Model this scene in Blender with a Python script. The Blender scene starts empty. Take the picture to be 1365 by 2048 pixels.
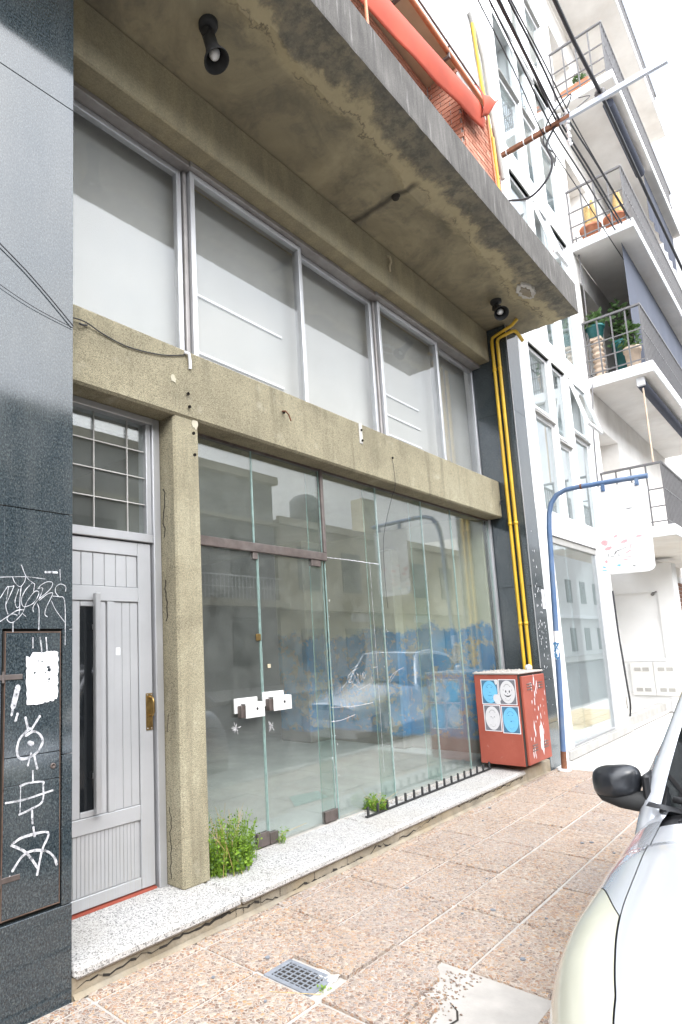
import bpy, bmesh, math, random
from mathutils import Vector, Matrix, noise
R = math.radians
random.seed(7)
SC = bpy.context.scene
COL = SC.collection

# ------------------------------------------------------------------ camera
cam_d = bpy.data.cameras.new("camera")
cam = bpy.data.objects.new("camera", cam_d)
COL.objects.link(cam)
_r = Vector((0.70511037, -0.70821175, -0.03543286))
_d = Vector((0.07511196, 0.12428413, -0.98939964))
_f = Vector((0.70510819, 0.69497452, 0.14082921))
m3 = Matrix((_r, -_d, -_f)).transposed()
cam.matrix_world = Matrix.Translation((0, -2.714, 1.55)) @ m3.to_4x4()
cam_d.sensor_fit = 'HORIZONTAL'
cam_d.sensor_width = 36.0
cam_d.lens = 1226.334 / 1365 * 36
cam_d.shift_x = (682.5 - 470.139) / 1365
cam_d.shift_y = (1125.642 - 1024.0) / 1365
cam_d.clip_start = 0.05
cam_d.clip_end = 600
SC.camera = cam

# ------------------------------------------------------------------ sky (bright overcast) and soft sun
SUN_EL, SUN_AZ = R(58), R(200)
W = bpy.data.worlds.new("World")
SC.world = W
W.use_nodes = True
nt = W.node_tree
bg = nt.nodes["Background"]
sky = nt.nodes.new("ShaderNodeTexSky")
sky.sky_type = 'NISHITA'
sky.sun_disc = False
sky.sun_elevation = SUN_EL
sky.sun_rotation = SUN_AZ
tc = nt.nodes.new("ShaderNodeTexCoord")
cn = nt.nodes.new("ShaderNodeTexNoise")
cn.inputs["Scale"].default_value = 1.9
cn.inputs["Detail"].default_value = 6
cn.inputs["Roughness"].default_value = 0.55
nt.links.new(tc.outputs["Generated"], cn.inputs["Vector"])
cr = nt.nodes.new("ShaderNodeValToRGB")
cr.color_ramp.elements[0].position = 0.3
cr.color_ramp.elements[0].color = (0.60, 0.69, 0.84, 1)
cr.color_ramp.elements[1].position = 0.68
cr.color_ramp.elements[1].color = (1.12, 1.09, 1.05, 1)
nt.links.new(cn.outputs["Fac"], cr.inputs["Fac"])
vm = nt.nodes.new("ShaderNodeVectorMath")
vm.operation = 'SCALE'
nt.links.new(cr.outputs["Color"], vm.inputs[0])
# the cloud layer glows broadly round the hidden sun
SDIR = Vector((-0.40, -0.80, 0.85)).normalized()
dt = nt.nodes.new("ShaderNodeVectorMath"); dt.operation = 'DOT_PRODUCT'
nt.links.new(tc.outputs["Generated"], dt.inputs[0]); dt.inputs[1].default_value = SDIR
mr = nt.nodes.new("ShaderNodeMapRange"); mr.interpolation_type = 'SMOOTHSTEP'
mr.inputs["From Min"].default_value = 0.1; mr.inputs["From Max"].default_value = 1.0
mr.inputs["To Min"].default_value = 6.0; mr.inputs["To Max"].default_value = 30.0
nt.links.new(dt.outputs["Value"], mr.inputs["Value"])
nt.links.new(mr.outputs["Result"], vm.inputs["Scale"])
mx = nt.nodes.new("ShaderNodeMix")
mx.data_type = 'RGBA'
mx.inputs["Factor"].default_value = 0.88
nt.links.new(sky.outputs["Color"], mx.inputs["A"])
nt.links.new(vm.outputs["Vector"], mx.inputs["B"])
nt.links.new(mx.outputs["Result"], bg.inputs["Color"])
bg.inputs["Strength"].default_value = 0.12

sd = bpy.data.lights.new("sun", 'SUN')
sd.energy = 0.75
sd.angle = R(25)
sd.color = (1.0, 0.96, 0.9)
sun = bpy.data.objects.new("sun", sd)
COL.objects.link(sun)
# light comes from the street side, up high
sdir = SDIR
sun.rotation_euler = (-sdir).to_track_quat('-Z', 'Y').to_euler()
sky.sun_elevation = math.asin(sdir.z)
sky.sun_rotation = math.atan2(sdir.x, sdir.y)

SC.view_settings.view_transform = 'Standard'
SC.view_settings.look = 'None'
SC.view_settings.gamma = 1
SC.view_settings.use_curve_mapping = False
SC.view_settings.exposure = 1.25
SC.render.engine = 'CYCLES'
SC.cycles.use_denoising = True
SC.cycles.max_bounces = 8
SC.cycles.diffuse_bounces = 4
SC.cycles.glossy_bounces = 4
SC.cycles.transparent_max_bounces = 16
SC.cycles.caustics_reflective = False
SC.cycles.caustics_refractive = False

# ------------------------------------------------------------------ mesh helpers
class MB:
    def __init__(s):
        s.v = []; s.f = []; s.m = []; s.sm = []
    def add(s, vs, fs, mi=0, smooth=False):
        o = len(s.v)
        s.v += [tuple(p) for p in vs]
        for f in fs:
            s.f.append(tuple(i + o for i in f)); s.m.append(mi); s.sm.append(smooth)
        return s
    def box(s, x0, x1, y0, y1, z0, z1, mi=0, c=0.0):
        if x0 > x1: x0, x1 = x1, x0
        if y0 > y1: y0, y1 = y1, y0
        if z0 > z1: z0, z1 = z1, z0
        c = min(c, (x1-x0)*.45, (y1-y0)*.45, (z1-z0)*.45)
        if c <= 0:
            vs = [(x, y, z) for x in (x0, x1) for y in (y0, y1) for z in (z0, z1)]
            fs = [(0,1,3,2),(4,6,7,5),(0,4,5,1),(2,3,7,6),(0,2,6,4),(1,5,7,3)]
            return s.add(vs, fs, mi)
        vs = []; idx = {}
        lo = (x0, y0, z0); hi = (x1, y1, z1)
        for sx in (0, 1):
            for sy in (0, 1):
                for sz in (0, 1):
                    sg = (sx, sy, sz)
                    for ax in range(3):
                        p = []
                        for k in range(3):
                            b = hi[k] if sg[k] else lo[k]
                            if k != ax: b += (-c if sg[k] else c)
                            p.append(b)
                        idx[(sg, ax)] = len(vs); vs.append(p)
        fs = []
        for ax in range(3):
            a, b = (ax+1) % 3, (ax+2) % 3
            for sd_ in (0, 1):
                q = []
                for (i, j) in ((0,0),(1,0),(1,1),(0,1)):
                    sg = [0,0,0]; sg[ax] = sd_; sg[a] = i; sg[b] = j
                    q.append(idx[(tuple(sg), ax)])
                fs.append(q if sd_ else q[::-1])
        for ax in range(3):      # edges along ax
            a, b = (ax+1) % 3, (ax+2) % 3
            for i in (0,1):
                for j in (0,1):
                    s0 = [0,0,0]; s0[a] = i; s0[b] = j; s1 = list(s0); s1[ax] = 1
                    q = [idx[(tuple(s0), a)], idx[(tuple(s1), a)], idx[(tuple(s1), b)], idx[(tuple(s0), b)]]
                    fs.append(q if (i ^ j) == 0 else q[::-1])
        for sg in [(i,j,k) for i in (0,1) for j in (0,1) for k in (0,1)]:
            q = [idx[(sg, 0)], idx[(sg, 1)], idx[(sg, 2)]]
            fs.append(q if sum(sg) % 2 == 1 else q[::-1])
        return s.add(vs, fs, mi)
    def tube(s, pts, r, n=8, mi=0, cap=True):
        pts = [Vector(p) for p in pts]
        rs = r if isinstance(r, (list, tuple)) else [r]*len(pts)
        rings = []; up = None
        for i, p in enumerate(pts):
            t = (pts[min(i+1, len(pts)-1)] - pts[max(i-1, 0)]).normalized()
            if up is None:
                up = Vector((0,0,1)) if abs(t.z) < .9 else Vector((1,0,0))
            a = t.cross(up)
            if a.length < 1e-6: a = t.cross(Vector((0,1,0)))
            a.normalize(); b = a.cross(t).normalized(); up = b
            rings.append([p + (a*math.cos(2*math.pi*k/n) + b*math.sin(2*math.pi*k/n))*rs[i] for k in range(n)])
        vs = [q for ring in rings for q in ring]; fs = []
        for i in range(len(pts)-1):
            for k in range(n):
                k2 = (k+1) % n
                fs.append((i*n+k, i*n+k2, (i+1)*n+k2, (i+1)*n+k))
        s.add(vs, fs, mi, True)
        if cap:
            s.add(rings[0], [tuple(range(n))[::-1]], mi); s.add(rings[-1], [tuple(range(n))], mi)
        return s
    def lathe(s, c, prof, n=20, mi=0, axis=None):
        c = Vector(c)
        q = Vector((0,0,1)).rotation_difference(Vector(axis).normalized()) if axis is not None else None
        vs = []
        for (r, z) in prof:
            for k in range(n):
                a = 2*math.pi*k/n
                p = Vector((r*math.cos(a), r*math.sin(a), z))
                if q is not None: p = q @ p
                vs.append(c + p)
        fs = []
        for i in range(len(prof)-1):
            for k in range(n):
                k2 = (k+1) % n
                fs.append((i*n+k, i*n+k2, (i+1)*n+k2, (i+1)*n+k))
        return s.add(vs, fs, mi, True)
    def prism(s, poly, z0, z1, mi=0):          # poly in x,y counter-clockwise
        n = len(poly)
        vs = [(x, y, z0) for x, y in poly] + [(x, y, z1) for x, y in poly]
        fs = [tuple(range(n))[::-1], tuple(range(n, 2*n))]
        fs += [(i, (i+1) % n, n+(i+1) % n, n+i) for i in range(n)]
        return s.add(vs, fs, mi)
    def prismy(s, poly, y0, y1, mi=0):         # poly in x,z
        n = len(poly)
        vs = [(x, y0, z) for x, z in poly] + [(x, y1, z) for x, z in poly]
        fs = [tuple(range(n)), tuple(range(n, 2*n))[::-1]]
        fs += [(i, n+i, n+(i+1) % n, (i+1) % n) for i in range(n)]
        return s.add(vs, fs, mi)
    def quad(s, a, b, c, d, mi=0):
        return s.add([a, b, c, d], [(0,1,2,3)], mi)
    def grid(s, fn, nu, nv, mi=0, smooth=True):
        vs = [fn(i/nu, j/nv) for i in range(nu+1) for j in range(nv+1)]
        fs = [(i*(nv+1)+j, (i+1)*(nv+1)+j, (i+1)*(nv+1)+j+1, i*(nv+1)+j+1) for i in range(nu) for j in range(nv)]
        return s.add(vs, fs, mi, smooth)
    def ribbon(s, pts, w, y, mi=0, taper=False):   # flat stroke in the x,z plane at depth y
        P = [Vector((a, b)) for a, b in pts]
        if len(P) > 2:
            Q = []
            for i in range(len(P)-1):
                p0 = P[max(i-1,0)]; p1 = P[i]; p2 = P[i+1]; p3 = P[min(i+2, len(P)-1)]
                for k in range(5):
                    t = k/5
                    Q.append(.5*((2*p1)+(p2-p0)*t+(2*p0-5*p1+4*p2-p3)*t*t+(3*p1-p0-3*p2+p3)*t**3))
            Q.append(P[-1]); P = Q
        vs = []; n = len(P)
        for i, p in enumerate(P):
            t = (P[min(i+1,n-1)]-P[max(i-1,0)])
            t = t.normalized() if t.length > 1e-9 else Vector((1,0))
            nr = Vector((-t.y, t.x))
            ww = w*.5*(0.85+0.3*noise.noise(Vector((p.x*40, p.y*40, 0))))
            vs += [(p.x+nr.x*ww, y, p.y+nr.y*ww), (p.x-nr.x*ww, y, p.y-nr.y*ww)]
        fs = [(2*i, 2*i+1, 2*i+3, 2*i+2) for i in range(n-1)]
        s.add(vs, fs, mi)
        for p in (P[0], P[-1]):
            vs = [(p.x+w*.5*math.cos(k*math.pi/4), y-.0002, p.y+w*.5*math.sin(k*math.pi/4)) for k in range(8)]
            s.add(vs, [tuple(range(8))], mi)
        return s
    def mesh(s, name, mats):
        me = bpy.data.meshes.new(name)
        me.from_pydata(s.v, [], s.f)
        for m in (mats if isinstance(mats, (list, tuple)) else [mats]):
            me.materials.append(m)
        me.polygons.foreach_set("material_index", s.m)
        me.polygons.foreach_set("use_smooth", s.sm)
        me.update()
        return me

def fix_normals(me):
    b = bmesh.new(); b.from_mesh(me)
    bmesh.ops.recalc_face_normals(b, faces=b.faces)
    b.to_mesh(me); b.free()

def obj(name, mb, mats, parent=None, label=None, cat=None, group=None, kind=None, recalc=True):
    me = mb.mesh(name, mats) if isinstance(mb, MB) else mb
    if isinstance(mb, MB) and recalc: fix_normals(me)
    o = bpy.data.objects.new(name, me)
    COL.objects.link(o)
    if parent is not None:
        o.parent = parent
        P = parent
        off = Vector((0,0,0))
        while P is not None:
            off += P.location; P = P.parent
        o.location = -off
    tag(o, label, cat, group, kind)
    return o
def tag(o, label=None, cat=None, group=None, kind=None):
    if label: o["label"] = label
    if cat: o["category"] = cat
    if group: o["group"] = group
    if kind: o["kind"] = kind
def thing(name, label, cat, loc=(0,0,0), group=None):
    o = bpy.data.objects.new(name, None)
    o.empty_display_size = .2
    COL.objects.link(o); o.location = loc
    tag(o, label, cat, group)
    return o
def at_origin(o):       # copies placed by hand (mesh in world coordinates, parent offset undone)
    return o

# ------------------------------------------------------------------ material helper
class N:
    def __init__(s, name):
        s.mat = bpy.data.materials.new(name); s.mat.use_nodes = True
        s.t = s.mat.node_tree; s.t.nodes.clear()
        s.out = s.t.nodes.new("ShaderNodeOutputMaterial")
        g = s.t.nodes.new("ShaderNodeNewGeometry"); s.pos = g.outputs["Position"]; s.geo = g
    def n(s, typ, **kw):
        x = s.t.nodes.new(typ)
        for k, v in kw.items(): setattr(x, k, v)
        return x
    def set(s, node, key, val):
        if hasattr(val, "is_output") or isinstance(val, bpy.types.NodeSocket): s.t.links.new(val, node.inputs[key])
        else:
            if isinstance(val, (tuple, list)) and len(val) == 3 and node.inputs[key].type == 'RGBA': val = (*val, 1)
            node.inputs[key].default_value = val
    def vec(s, sx=1, sy=1, sz=1):
        m = s.n("ShaderNodeVectorMath", operation='MULTIPLY'); s.t.links.new(s.pos, m.inputs[0]); m.inputs[1].default_value = (sx, sy, sz)
        return m.outputs[0]
    def noise(s, scale, detail=4, rough=.55, v=None, dist=0):
        x = s.n("ShaderNodeTexNoise"); s.t.links.new(v if v is not None else s.pos, x.inputs["Vector"])
        x.inputs["Scale"].default_value = scale; x.inputs["Detail"].default_value = detail; x.inputs["Roughness"].default_value = rough
        x.inputs["Distortion"].default_value = dist
        return x.outputs["Fac"]
    def voro(s, scale, feature='F1', out="Distance", v=None, rnd=1):
        x = s.n("ShaderNodeTexVoronoi", feature=feature); s.t.links.new(v if v is not None else s.pos, x.inputs["Vector"])
        x.inputs["Scale"].default_value = scale; x.inputs["Randomness"].default_value = rnd
        return x.outputs[out]
    def ramp(s, fac, stops, interp='LINEAR'):
        x = s.n("ShaderNodeValToRGB"); s.t.links.new(fac, x.inputs["Fac"]); e = x.color_ramp.elements
        x.color_ramp.interpolation = interp
        while len(e) < len(stops): e.new(.5)
        for el, (p, c) in zip(e, stops):
            el.position = p
            el.color = (c, c, c, 1) if isinstance(c, (int, float)) else (*c, 1)
        return x.outputs["Color"]
    def mix(s, fac, a, b, mode='MIX'):
        x = s.n("ShaderNodeMix", data_type='RGBA', blend_type=mode)
        for k, v in (("Factor", fac), ("A", a), ("B", b)):
            i = [q for q in x.inputs if q.name == k and (q.type == 'RGBA' or (k == "Factor" and q.type == 'VALUE'))][0]
            if isinstance(v, bpy.types.NodeSocket): s.t.links.new(v, i)
            else: i.default_value = (*v, 1) if isinstance(v, (tuple, list)) else v
        return [o for o in x.outputs if o.type == 'RGBA'][0]
    def math(s, op, a, b=0.0, c=None):
        x = s.n("ShaderNodeMath", operation=op)
        for i, v in enumerate((a, b) if c is None else (a, b, c)):
            if isinstance(v, bpy.types.NodeSocket): s.t.links.new(v, x.inputs[i])
            else: x.inputs[i].default_value = v
        return x.outputs[0]
    def sep(s, v=None):
        x = s.n("ShaderNodeSeparateXYZ"); s.t.links.new(v if v is not None else s.pos, x.inputs[0]); return x.outputs
    def bump(s, h, strength=.3, dist=.01, normal=None):
        x = s.n("ShaderNodeBump"); s.t.links.new(h, x.inputs["Height"]); x.inputs["Strength"].default_value = strength; x.inputs["Distance"].default_value = dist
        if normal is not None: s.t.links.new(normal, x.inputs["Normal"])
        return x.outputs[0]
    def pbr(s, color, rough=.7, metal=0.0, normal=None, spec=.5, coat=0.0, emit=None, es=0, sheen=0):
        p = s.n("ShaderNodeBsdfPrincipled")
        s.set(p, "Base Color", color); s.set(p, "Roughness", rough); s.set(p, "Metallic", metal); s.set(p, "Specular IOR Level", spec)
        s.set(p, "Coat Weight", coat); p.inputs["Coat Roughness"].default_value = .06
        if normal is not None: s.t.links.new(normal, p.inputs["Normal"])
        if emit is not None: s.set(p, "Emission Color", emit); p.inputs["Emission Strength"].default_value = es
        s.t.links.new(p.outputs[0], s.out.inputs[0]); s.p = p
        return s.mat

def simple(name, col, rough=.7, metal=0.0, var=.12, scale=12, bump=.08, bscale=None, spec=.5, coat=0.0, dirt=None, dirtamt=.5, bdist=.004):
    k = N(name)
    f = k.noise(scale, 5)
    a = tuple(c*(1-var) for c in col); b = tuple(min(1, c*(1+var)) for c in col)
    c = k.ramp(f, [(.3, a), (.7, b)])
    if dirt is not None:
        d = k.ramp(k.noise(scale*.35, 6, .65), [(.45, 0.0), (.72, dirtamt)])
        c = k.mix(d, c, dirt)
    nm = k.bump(k.noise(bscale or scale*8, 3), bump, bdist) if bump > 0 else None
    return k.pbr(c, rough, metal, nm, spec, coat)

MAT = {}
def granite(name, k0=1.0):
    k = N(name)
    f1 = k.noise(110, 4, .8, v=k.vec(1.3, 1, .75)); f2 = k.noise(420, 2, .6); v = k.voro(190, out="Color")
    sp = k.sep(v)[0]
    c = k.ramp(f1, [(.30, (.006*k0, .009*k0, .011*k0)), (.46, (.020*k0, .029*k0, .035*k0)), (.58, (.052*k0, .068*k0, .077*k0)), (.74, (.145*k0, .165*k0, .168*k0))])
    fl = k.ramp(sp, [(.86, 0.0), (.97, .22)])
    c = k.mix(fl, c, (.17*k0, .185*k0, .165*k0))
    st = k.ramp(k.noise(2.2, 5, .6, v=k.vec(2.2, 1, .6)), [(.45, 0.0), (.75, .22)])
    c = k.mix(st, c, (.16, .165, .16))
    ro = k.ramp(k.noise(3.5, 5), [(.3, .05), (.7, .12)])
    m = k.pbr(c, .5, 0, None, .0)
    gl = k.n("ShaderNodeBsdfGlossy"); k.t.links.new(ro, gl.inputs["Roughness"]); k.t.links.new(k.bump(f2, .02, .001), gl.inputs["Normal"])
    d = k.n("ShaderNodeVectorMath", operation='DOT_PRODUCT'); k.t.links.new(k.geo.outputs["Normal"], d.inputs[0]); k.t.links.new(k.geo.outputs["Incoming"], d.inputs[1])
    p5 = k.math('POWER', k.math('SUBTRACT', 1.0, k.math('ABSOLUTE', d.outputs["Value"])), 4.0)
    fr = k.math('MULTIPLY_ADD', p5, .85, .085)
    mm = k.n("ShaderNodeMixShader"); k.t.links.new(fr, mm.inputs[0]); k.t.links.new(k.p.outputs[0], mm.inputs[1]); k.t.links.new(gl.outputs[0], mm.inputs[2])
    k.t.links.new(mm.outputs[0], k.out.inputs[0])
    return m
MAT['granite'] = granite("dark granite")
MAT['granite_grey'] = granite("worn grey granite", 2.2)

def pebbledash(name, c0, c1, c2):
    k = N(name)
    peb = k.voro(230, out="Distance"); pc = k.sep(k.voro(230, out="Color"))[0]
    big = k.noise(1.3, 6, .62, dist=.6); mid = k.noise(7, 5, .6)
    streak = k.noise(3.0, 5, .6, v=k.vec(3.2, 3.2, .35))
    c = k.ramp(big, [(.3, c0), (.52, c1), (.72, c2)])
    pv = k.ramp(pc, [(0, .74), (.5, .98), (1, 1.22)])
    c = k.mix(1.0, c, pv, 'MULTIPLY')
    pit = k.ramp(peb, [(.45, 1.0), (.75, .55)])
    c = k.mix(1.0, c, pit, 'MULTIPLY')
    d = k.ramp(streak, [(.52, 0.0), (.74, .5)])
    c = k.mix(d, c, tuple(x*.45 for x in c0))
    l = k.ramp(mid, [(.6, 0.0), (.75, .25)])
    c = k.mix(l, c, (.62, .58, .47))
    nm = k.bump(peb, .75, -.004)
    nm = k.bump(big, .3, .01, nm)
    return k.pbr(c, .92, 0, nm, .2)
MAT['pebble'] = pebbledash("pebbledash render", (.27, .24, .165), (.375, .335, .23), (.455, .415, .295))

def soffit_mat():
    k = N("stained concrete soffit")
    x, y, z = k.sep()
    big = k.noise(1.1, 7, .65, dist=.8); mid = k.noise(4.5, 7, .7, dist=.5); fine = k.noise(40, 4)
    c = k.ramp(big, [(.28, (.17, .152, .112)), (.5, (.31, .272, .185)), (.72, (.45, .39, .26))])
    c = k.mix(k.ramp(mid, [(.5, 0.0), (.68, .55)]), c, (.15, .137, .115))
    # spalled band along the outer edge: ochre patch, then black mould at the lip
    e = k.math('ADD', y, k.math('MULTIPLY', k.math('SUBTRACT', k.noise(1.5, 6, .65, dist=.3), .5), .75))
    e = k.math('ADD', e, k.math('MULTIPLY', k.math('SUBTRACT', k.noise(9, 7, .75), .5), .22))
    m01 = k.math('ADD', e, 1.0)
    och = k.ramp(m01, [(.44, 0.0), (.50, .85), (.60, .7), (.70, .0)])
    c = k.mix(och, c, (.50, .425, .27))
    mould = k.ramp(k.noise(6.5, 9, .8), [(.44, 0.0), (.58, .9)])
    lip = k.ramp(m01, [(.40, 1.0), (.52, 0.0)])
    c = k.mix(k.math('MULTIPLY', mould, k.math('ADD', k.math('MULTIPLY', lip, .8), .05)), c, (.07, .07, .066))
    c = k.mix(k.math('MULTIPLY', lip, .35), c, (.20, .195, .18))
    line = k.ramp(k.math('ABSOLUTE', k.math('SUBTRACT', m01, .60)), [(.0, .75), (.018, 0.0)])
    c = k.mix(k.math('MULTIPLY', line, k.ramp(k.noise(3, 4), [(.42, 0.0), (.55, 1.0)])), c, (.09, .082, .07))
    wh = k.ramp(k.noise(11, 8, .8), [(.64, 0.0), (.70, .6)])
    c = k.mix(k.math('MULTIPLY', wh, och), c, (.58, .53, .41))
    # old leak line running out from the wall
    lx = k.math('ABSOLUTE', k.math('SUBTRACT', x, k.math('ADD', 4.80, k.math('MULTIPLY', k.noise(3, 4), .09))))
    lk = k.ramp(lx, [(.012, .8), (.055, 0.0)])
    lk = k.math('MULTIPLY', lk, k.ramp(k.math('ADD', y, .6), [(.12, 0.0), (.2, 1.0)]))
    c = k.mix(lk, c, (.06, .055, .05))
    nm = k.bump(k.noise(4, 8, .7, dist=.2), .35, .03)
    nm = k.bump(fine, .25, .004, nm)
    return k.pbr(c, .95, 0, nm, .15)
MAT['soffit'] = soffit_mat()
def fascia_mat():
    k = N("weathered grey fascia")
    st = k.noise(4.0, 6, .6, v=k.vec(4, 1, .5)); f = k.noise(2.1, 6, .6); g = k.noise(90, 3)
    c = k.ramp(f, [(.3, (.10, .094, .087)), (.7, (.18, .17, .158))])
    c = k.mix(k.ramp(st, [(.42, 0.0), (.66, .65)]), c, (.075, .071, .068))
    c = k.mix(k.ramp(k.noise(5, 5, .6, v=k.vec(6, 1, .4)), [(.58, 0.0), (.72, .5)]), c, (.42, .40, .38))
    c = k.mix(1.0, c, k.ramp(g, [(.3, .8), (.7, 1.15)]), 'MULTIPLY')
    return k.pbr(c, .95, 0, k.bump(g, .35, .004), .15)
MAT['fascia'] = fascia_mat()
def lintel_mat():
    k = N("sooty lintel render")
    f = k.noise(1.2, 6, .65, dist=.5); st = k.noise(2.4, 5, .6, v=k.vec(2.2, 1, .5)); g = k.noise(110, 3)
    c = k.ramp(f, [(.3, (.24, .21, .148)), (.7, (.37, .328, .22))])
    c = k.mix(k.ramp(st, [(.45, 0.0), (.7, .7)]), c, (.42, .36, .23))
    c = k.mix(1.0, c, k.ramp(g, [(.3, .8), (.7, 1.15)]), 'MULTIPLY')
    return k.pbr(c, .95, 0, k.bump(g, .3, .003), .15)
MAT['lintel'] = lintel_mat()

def aggregate(name, warm=1.0):
    k = N(name)
    v = k.n("ShaderNodeTexVoronoi"); k.t.links.new(k.pos, v.inputs["Vector"]); v.inputs["Scale"].default_value = 58
    e = k.voro(58, 'DISTANCE_TO_EDGE')
    cc = k.sep(v.outputs["Color"])
    stone = k.ramp(cc[0], [(0, (.20, .125, .085)), (.14, (.36, .19, .10)), (.30, (.50, .30, .165)), (.46, (.44, .35, .27)), (.60, (.56, .44, .33)), (.74, (.33, .27, .235)), (.86, (.60, .37, .18)), (.95, (.66, .57, .46)), (1, (.13, .10, .09))], 'CONSTANT')
    small = k.noise(160, 3)
    stone = k.mix(1.0, stone, k.ramp(small, [(.3, .75), (.7, 1.2)]), 'MULTIPLY')
    mort = k.ramp(k.noise(30, 4), [(.3, (.36, .31, .265)), (.7, (.50, .45, .39))])
    stone = k.mix(1.0, stone, (.80, .765, .735), 'MULTIPLY')
    stone = k.mix(.16, stone, (.37, .31, .275))
    thr = k.math('ADD', k.math('MULTIPLY', k.noise(2.6, 6, .65), .13), -.02)
    fac = k.ramp(k.math('SUBTRACT', e, thr), [(.0, 0.0), (.09, 1.0)])
    c = k.mix(fac, mort, stone)
    dust = k.ramp(k.noise(1.7, 7, .68), [(.42, 0.0), (.74, .36)])
    c = k.mix(dust, c, (.47, .405, .36))
    c = k.mix(k.ramp(k.noise(3.1, 6, .7, dist=.5), [(.60, 0.0), (.78, .35)]), c, (.20, .175, .16))
    oi = k.n("ShaderNodeObjectInfo").outputs["Random"]
    c = k.mix(1.0, c, k.ramp(oi, [(0, (.89, .885, .90)), (.5, (.95, .93, .92)), (1, (1.0, .96, .93))]), 'MULTIPLY')
    nm = k.bump(k.ramp(k.math('SUBTRACT', e, thr), [(0, 0.0), (.18, 1.0)]), .7, .006)
    ro = k.ramp(fac, [(0, .95), (1, .6)])
    return k.pbr(c, ro, 0, nm, .35)
MAT['aggregate'] = aggregate("exposed pebble paving")

def terrazzo():
    k = N("washed terrazzo")
    a = k.sep(k.voro(175, out="Color"))[0]; b = k.noise(200, 2, .7); f = k.noise(1.9, 6, .6)
    c = k.ramp(a, [(0, (.13, .13, .13)), (.12, (.27, .265, .26)), (.26, (.42, .41, .395)), (.55, (.54, .53, .51)), (1, (.62, .61, .59))], 'CONSTANT')
    c = k.mix(1.0, c, k.ramp(b, [(.3, .8), (.65, 1.08)]), 'MULTIPLY')
    c = k.mix(k.ramp(f, [(.42, 0.0), (.72, .5)]), c, (.37, .335, .285))
    return k.pbr(c, .8, 0, k.bump(b, .3, .003), .3)
MAT['terrazzo'] = terrazzo()
MAT['cement'] = simple("pale cement patch", (.56, .54, .50), .95, var=.14, scale=5, bump=.5, bscale=60, dirt=(.36, .32, .27), dirtamt=.45, bdist=.008)
MAT['mortar'] = simple("joint mortar", (.42, .39, .355), .95, var=.12, scale=9, bump=.4, bscale=90)
MAT['riser'] = simple("cracked ochre riser", (.27, .235, .18), .95, var=.30, scale=5, bump=.7, bscale=25, dirt=(.36, .26, .13), dirtamt=.5, bdist=.012)
MAT['crack'] = simple("crack shadow soil", (.03, .026, .022), 1.0, var=.2, bump=0)
MAT['alu'] = simple("grey anodised aluminium", (.50, .505, .52), .38, .55, var=.06, scale=5, bump=.03, bscale=200, dirt=(.40, .39, .37), dirtamt=.35)
MAT['alu_dull'] = simple("dull aluminium track", (.36, .34, .33), .5, .5, var=.12, scale=8, bump=.05, dirt=(.2, .18, .16), dirtamt=.5)
def door_mat():
    k = N("brushed grey door paint")
    f = k.noise(2.2, 5, .6); st = k.noise(9, 4, .6, v=k.vec(16, 1, .35))
    x, y, z = k.sep()
    c = k.ramp(f, [(.3, (.40, .405, .415)), (.7, (.47, .475, .485))])
    low = k.ramp(z, [(.25, 1.0), (.62, 0.0)])
    c = k.mix(k.math('MULTIPLY', k.ramp(st, [(.45, 0.0), (.62, .6)]), low), c, (.40, .385, .36))
    return k.pbr(c, .42, .25, k.bump(k.noise(120, 2), .03, .002), .5)
MAT['door'] = door_mat()
MAT['brass'] = simple("tarnished brass", (.38, .25, .09), .38, .9, var=.25, scale=30, bump=.08, dirt=(.10, .07, .04), dirtamt=.6)
MAT['brown'] = simple("brown patina metal", (.13, .105, .095), .5, .5, var=.25, scale=12, bump=.1, dirt=(.28, .26, .25), dirtamt=.4)
MAT['rust'] = simple("rusty iron", (.20, .085, .045), .85, .15, var=.35, scale=14, bump=.4, dirt=(.09, .05, .035), dirtamt=.6)
MAT['brown_rust'] = simple('brown rusted angle steel', (.115, .07, .05), .8, .2, var=.3, scale=18, bump=.15, dirt=(.22, .17, .14), dirtamt=.5)
MAT['black'] = simple("black plastic", (.018, .018, .02), .45, 0, var=.1, bump=.02)
MAT['mirror_black'] = simple('satin black plastic', (.02, .022, .026), .28, 0, var=.15, scale=20, bump=.02, spec=.6)
MAT['blackmatte'] = simple("sooty black paint", (.022, .022, .022), .7, .1, var=.2, bump=.05)
MAT['rubber'] = simple("cable rubber", (.025, .025, .03), .6, 0, var=.2, bump=0)
MAT['whitepaint'] = simple("white spray paint", (.82, .82, .84), .55, 0, var=.05, bump=0)
def graf():
    k = N("worn white marker paint")
    p = k.n("ShaderNodeBsdfPrincipled"); k.set(p, "Base Color", (.74, .74, .77)); p.inputs["Roughness"].default_value = .6
    t = k.n("ShaderNodeBsdfTransparent"); m = k.n("ShaderNodeMixShader")
    a = k.ramp(k.noise(34, 6, .75), [(.36, .18), (.60, .88)])
    k.t.links.new(a, m.inputs[0]); k.t.links.new(t.outputs[0], m.inputs[1]); k.t.links.new(p.outputs[0], m.inputs[2]); k.t.links.new(m.outputs[0], k.out.inputs[0])
    return k.mat
MAT['graf'] = graf()
MAT['white'] = simple("white wall paint", (.80, .80, .80), .75, 0, var=.03, scale=3, bump=.05, bscale=70, dirt=(.66, .65, .63), dirtamt=.25)
MAT['offwhite'] = simple("grey white render", (.68, .675, .66), .85, 0, var=.05, scale=2, bump=.08, bscale=60)
MAT['balcony'] = simple("balcony soffit paint", (.78, .75, .71), .9, 0, var=.07, scale=2, bump=.05, dirt=(.44, .36, .28), dirtamt=.35)
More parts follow.
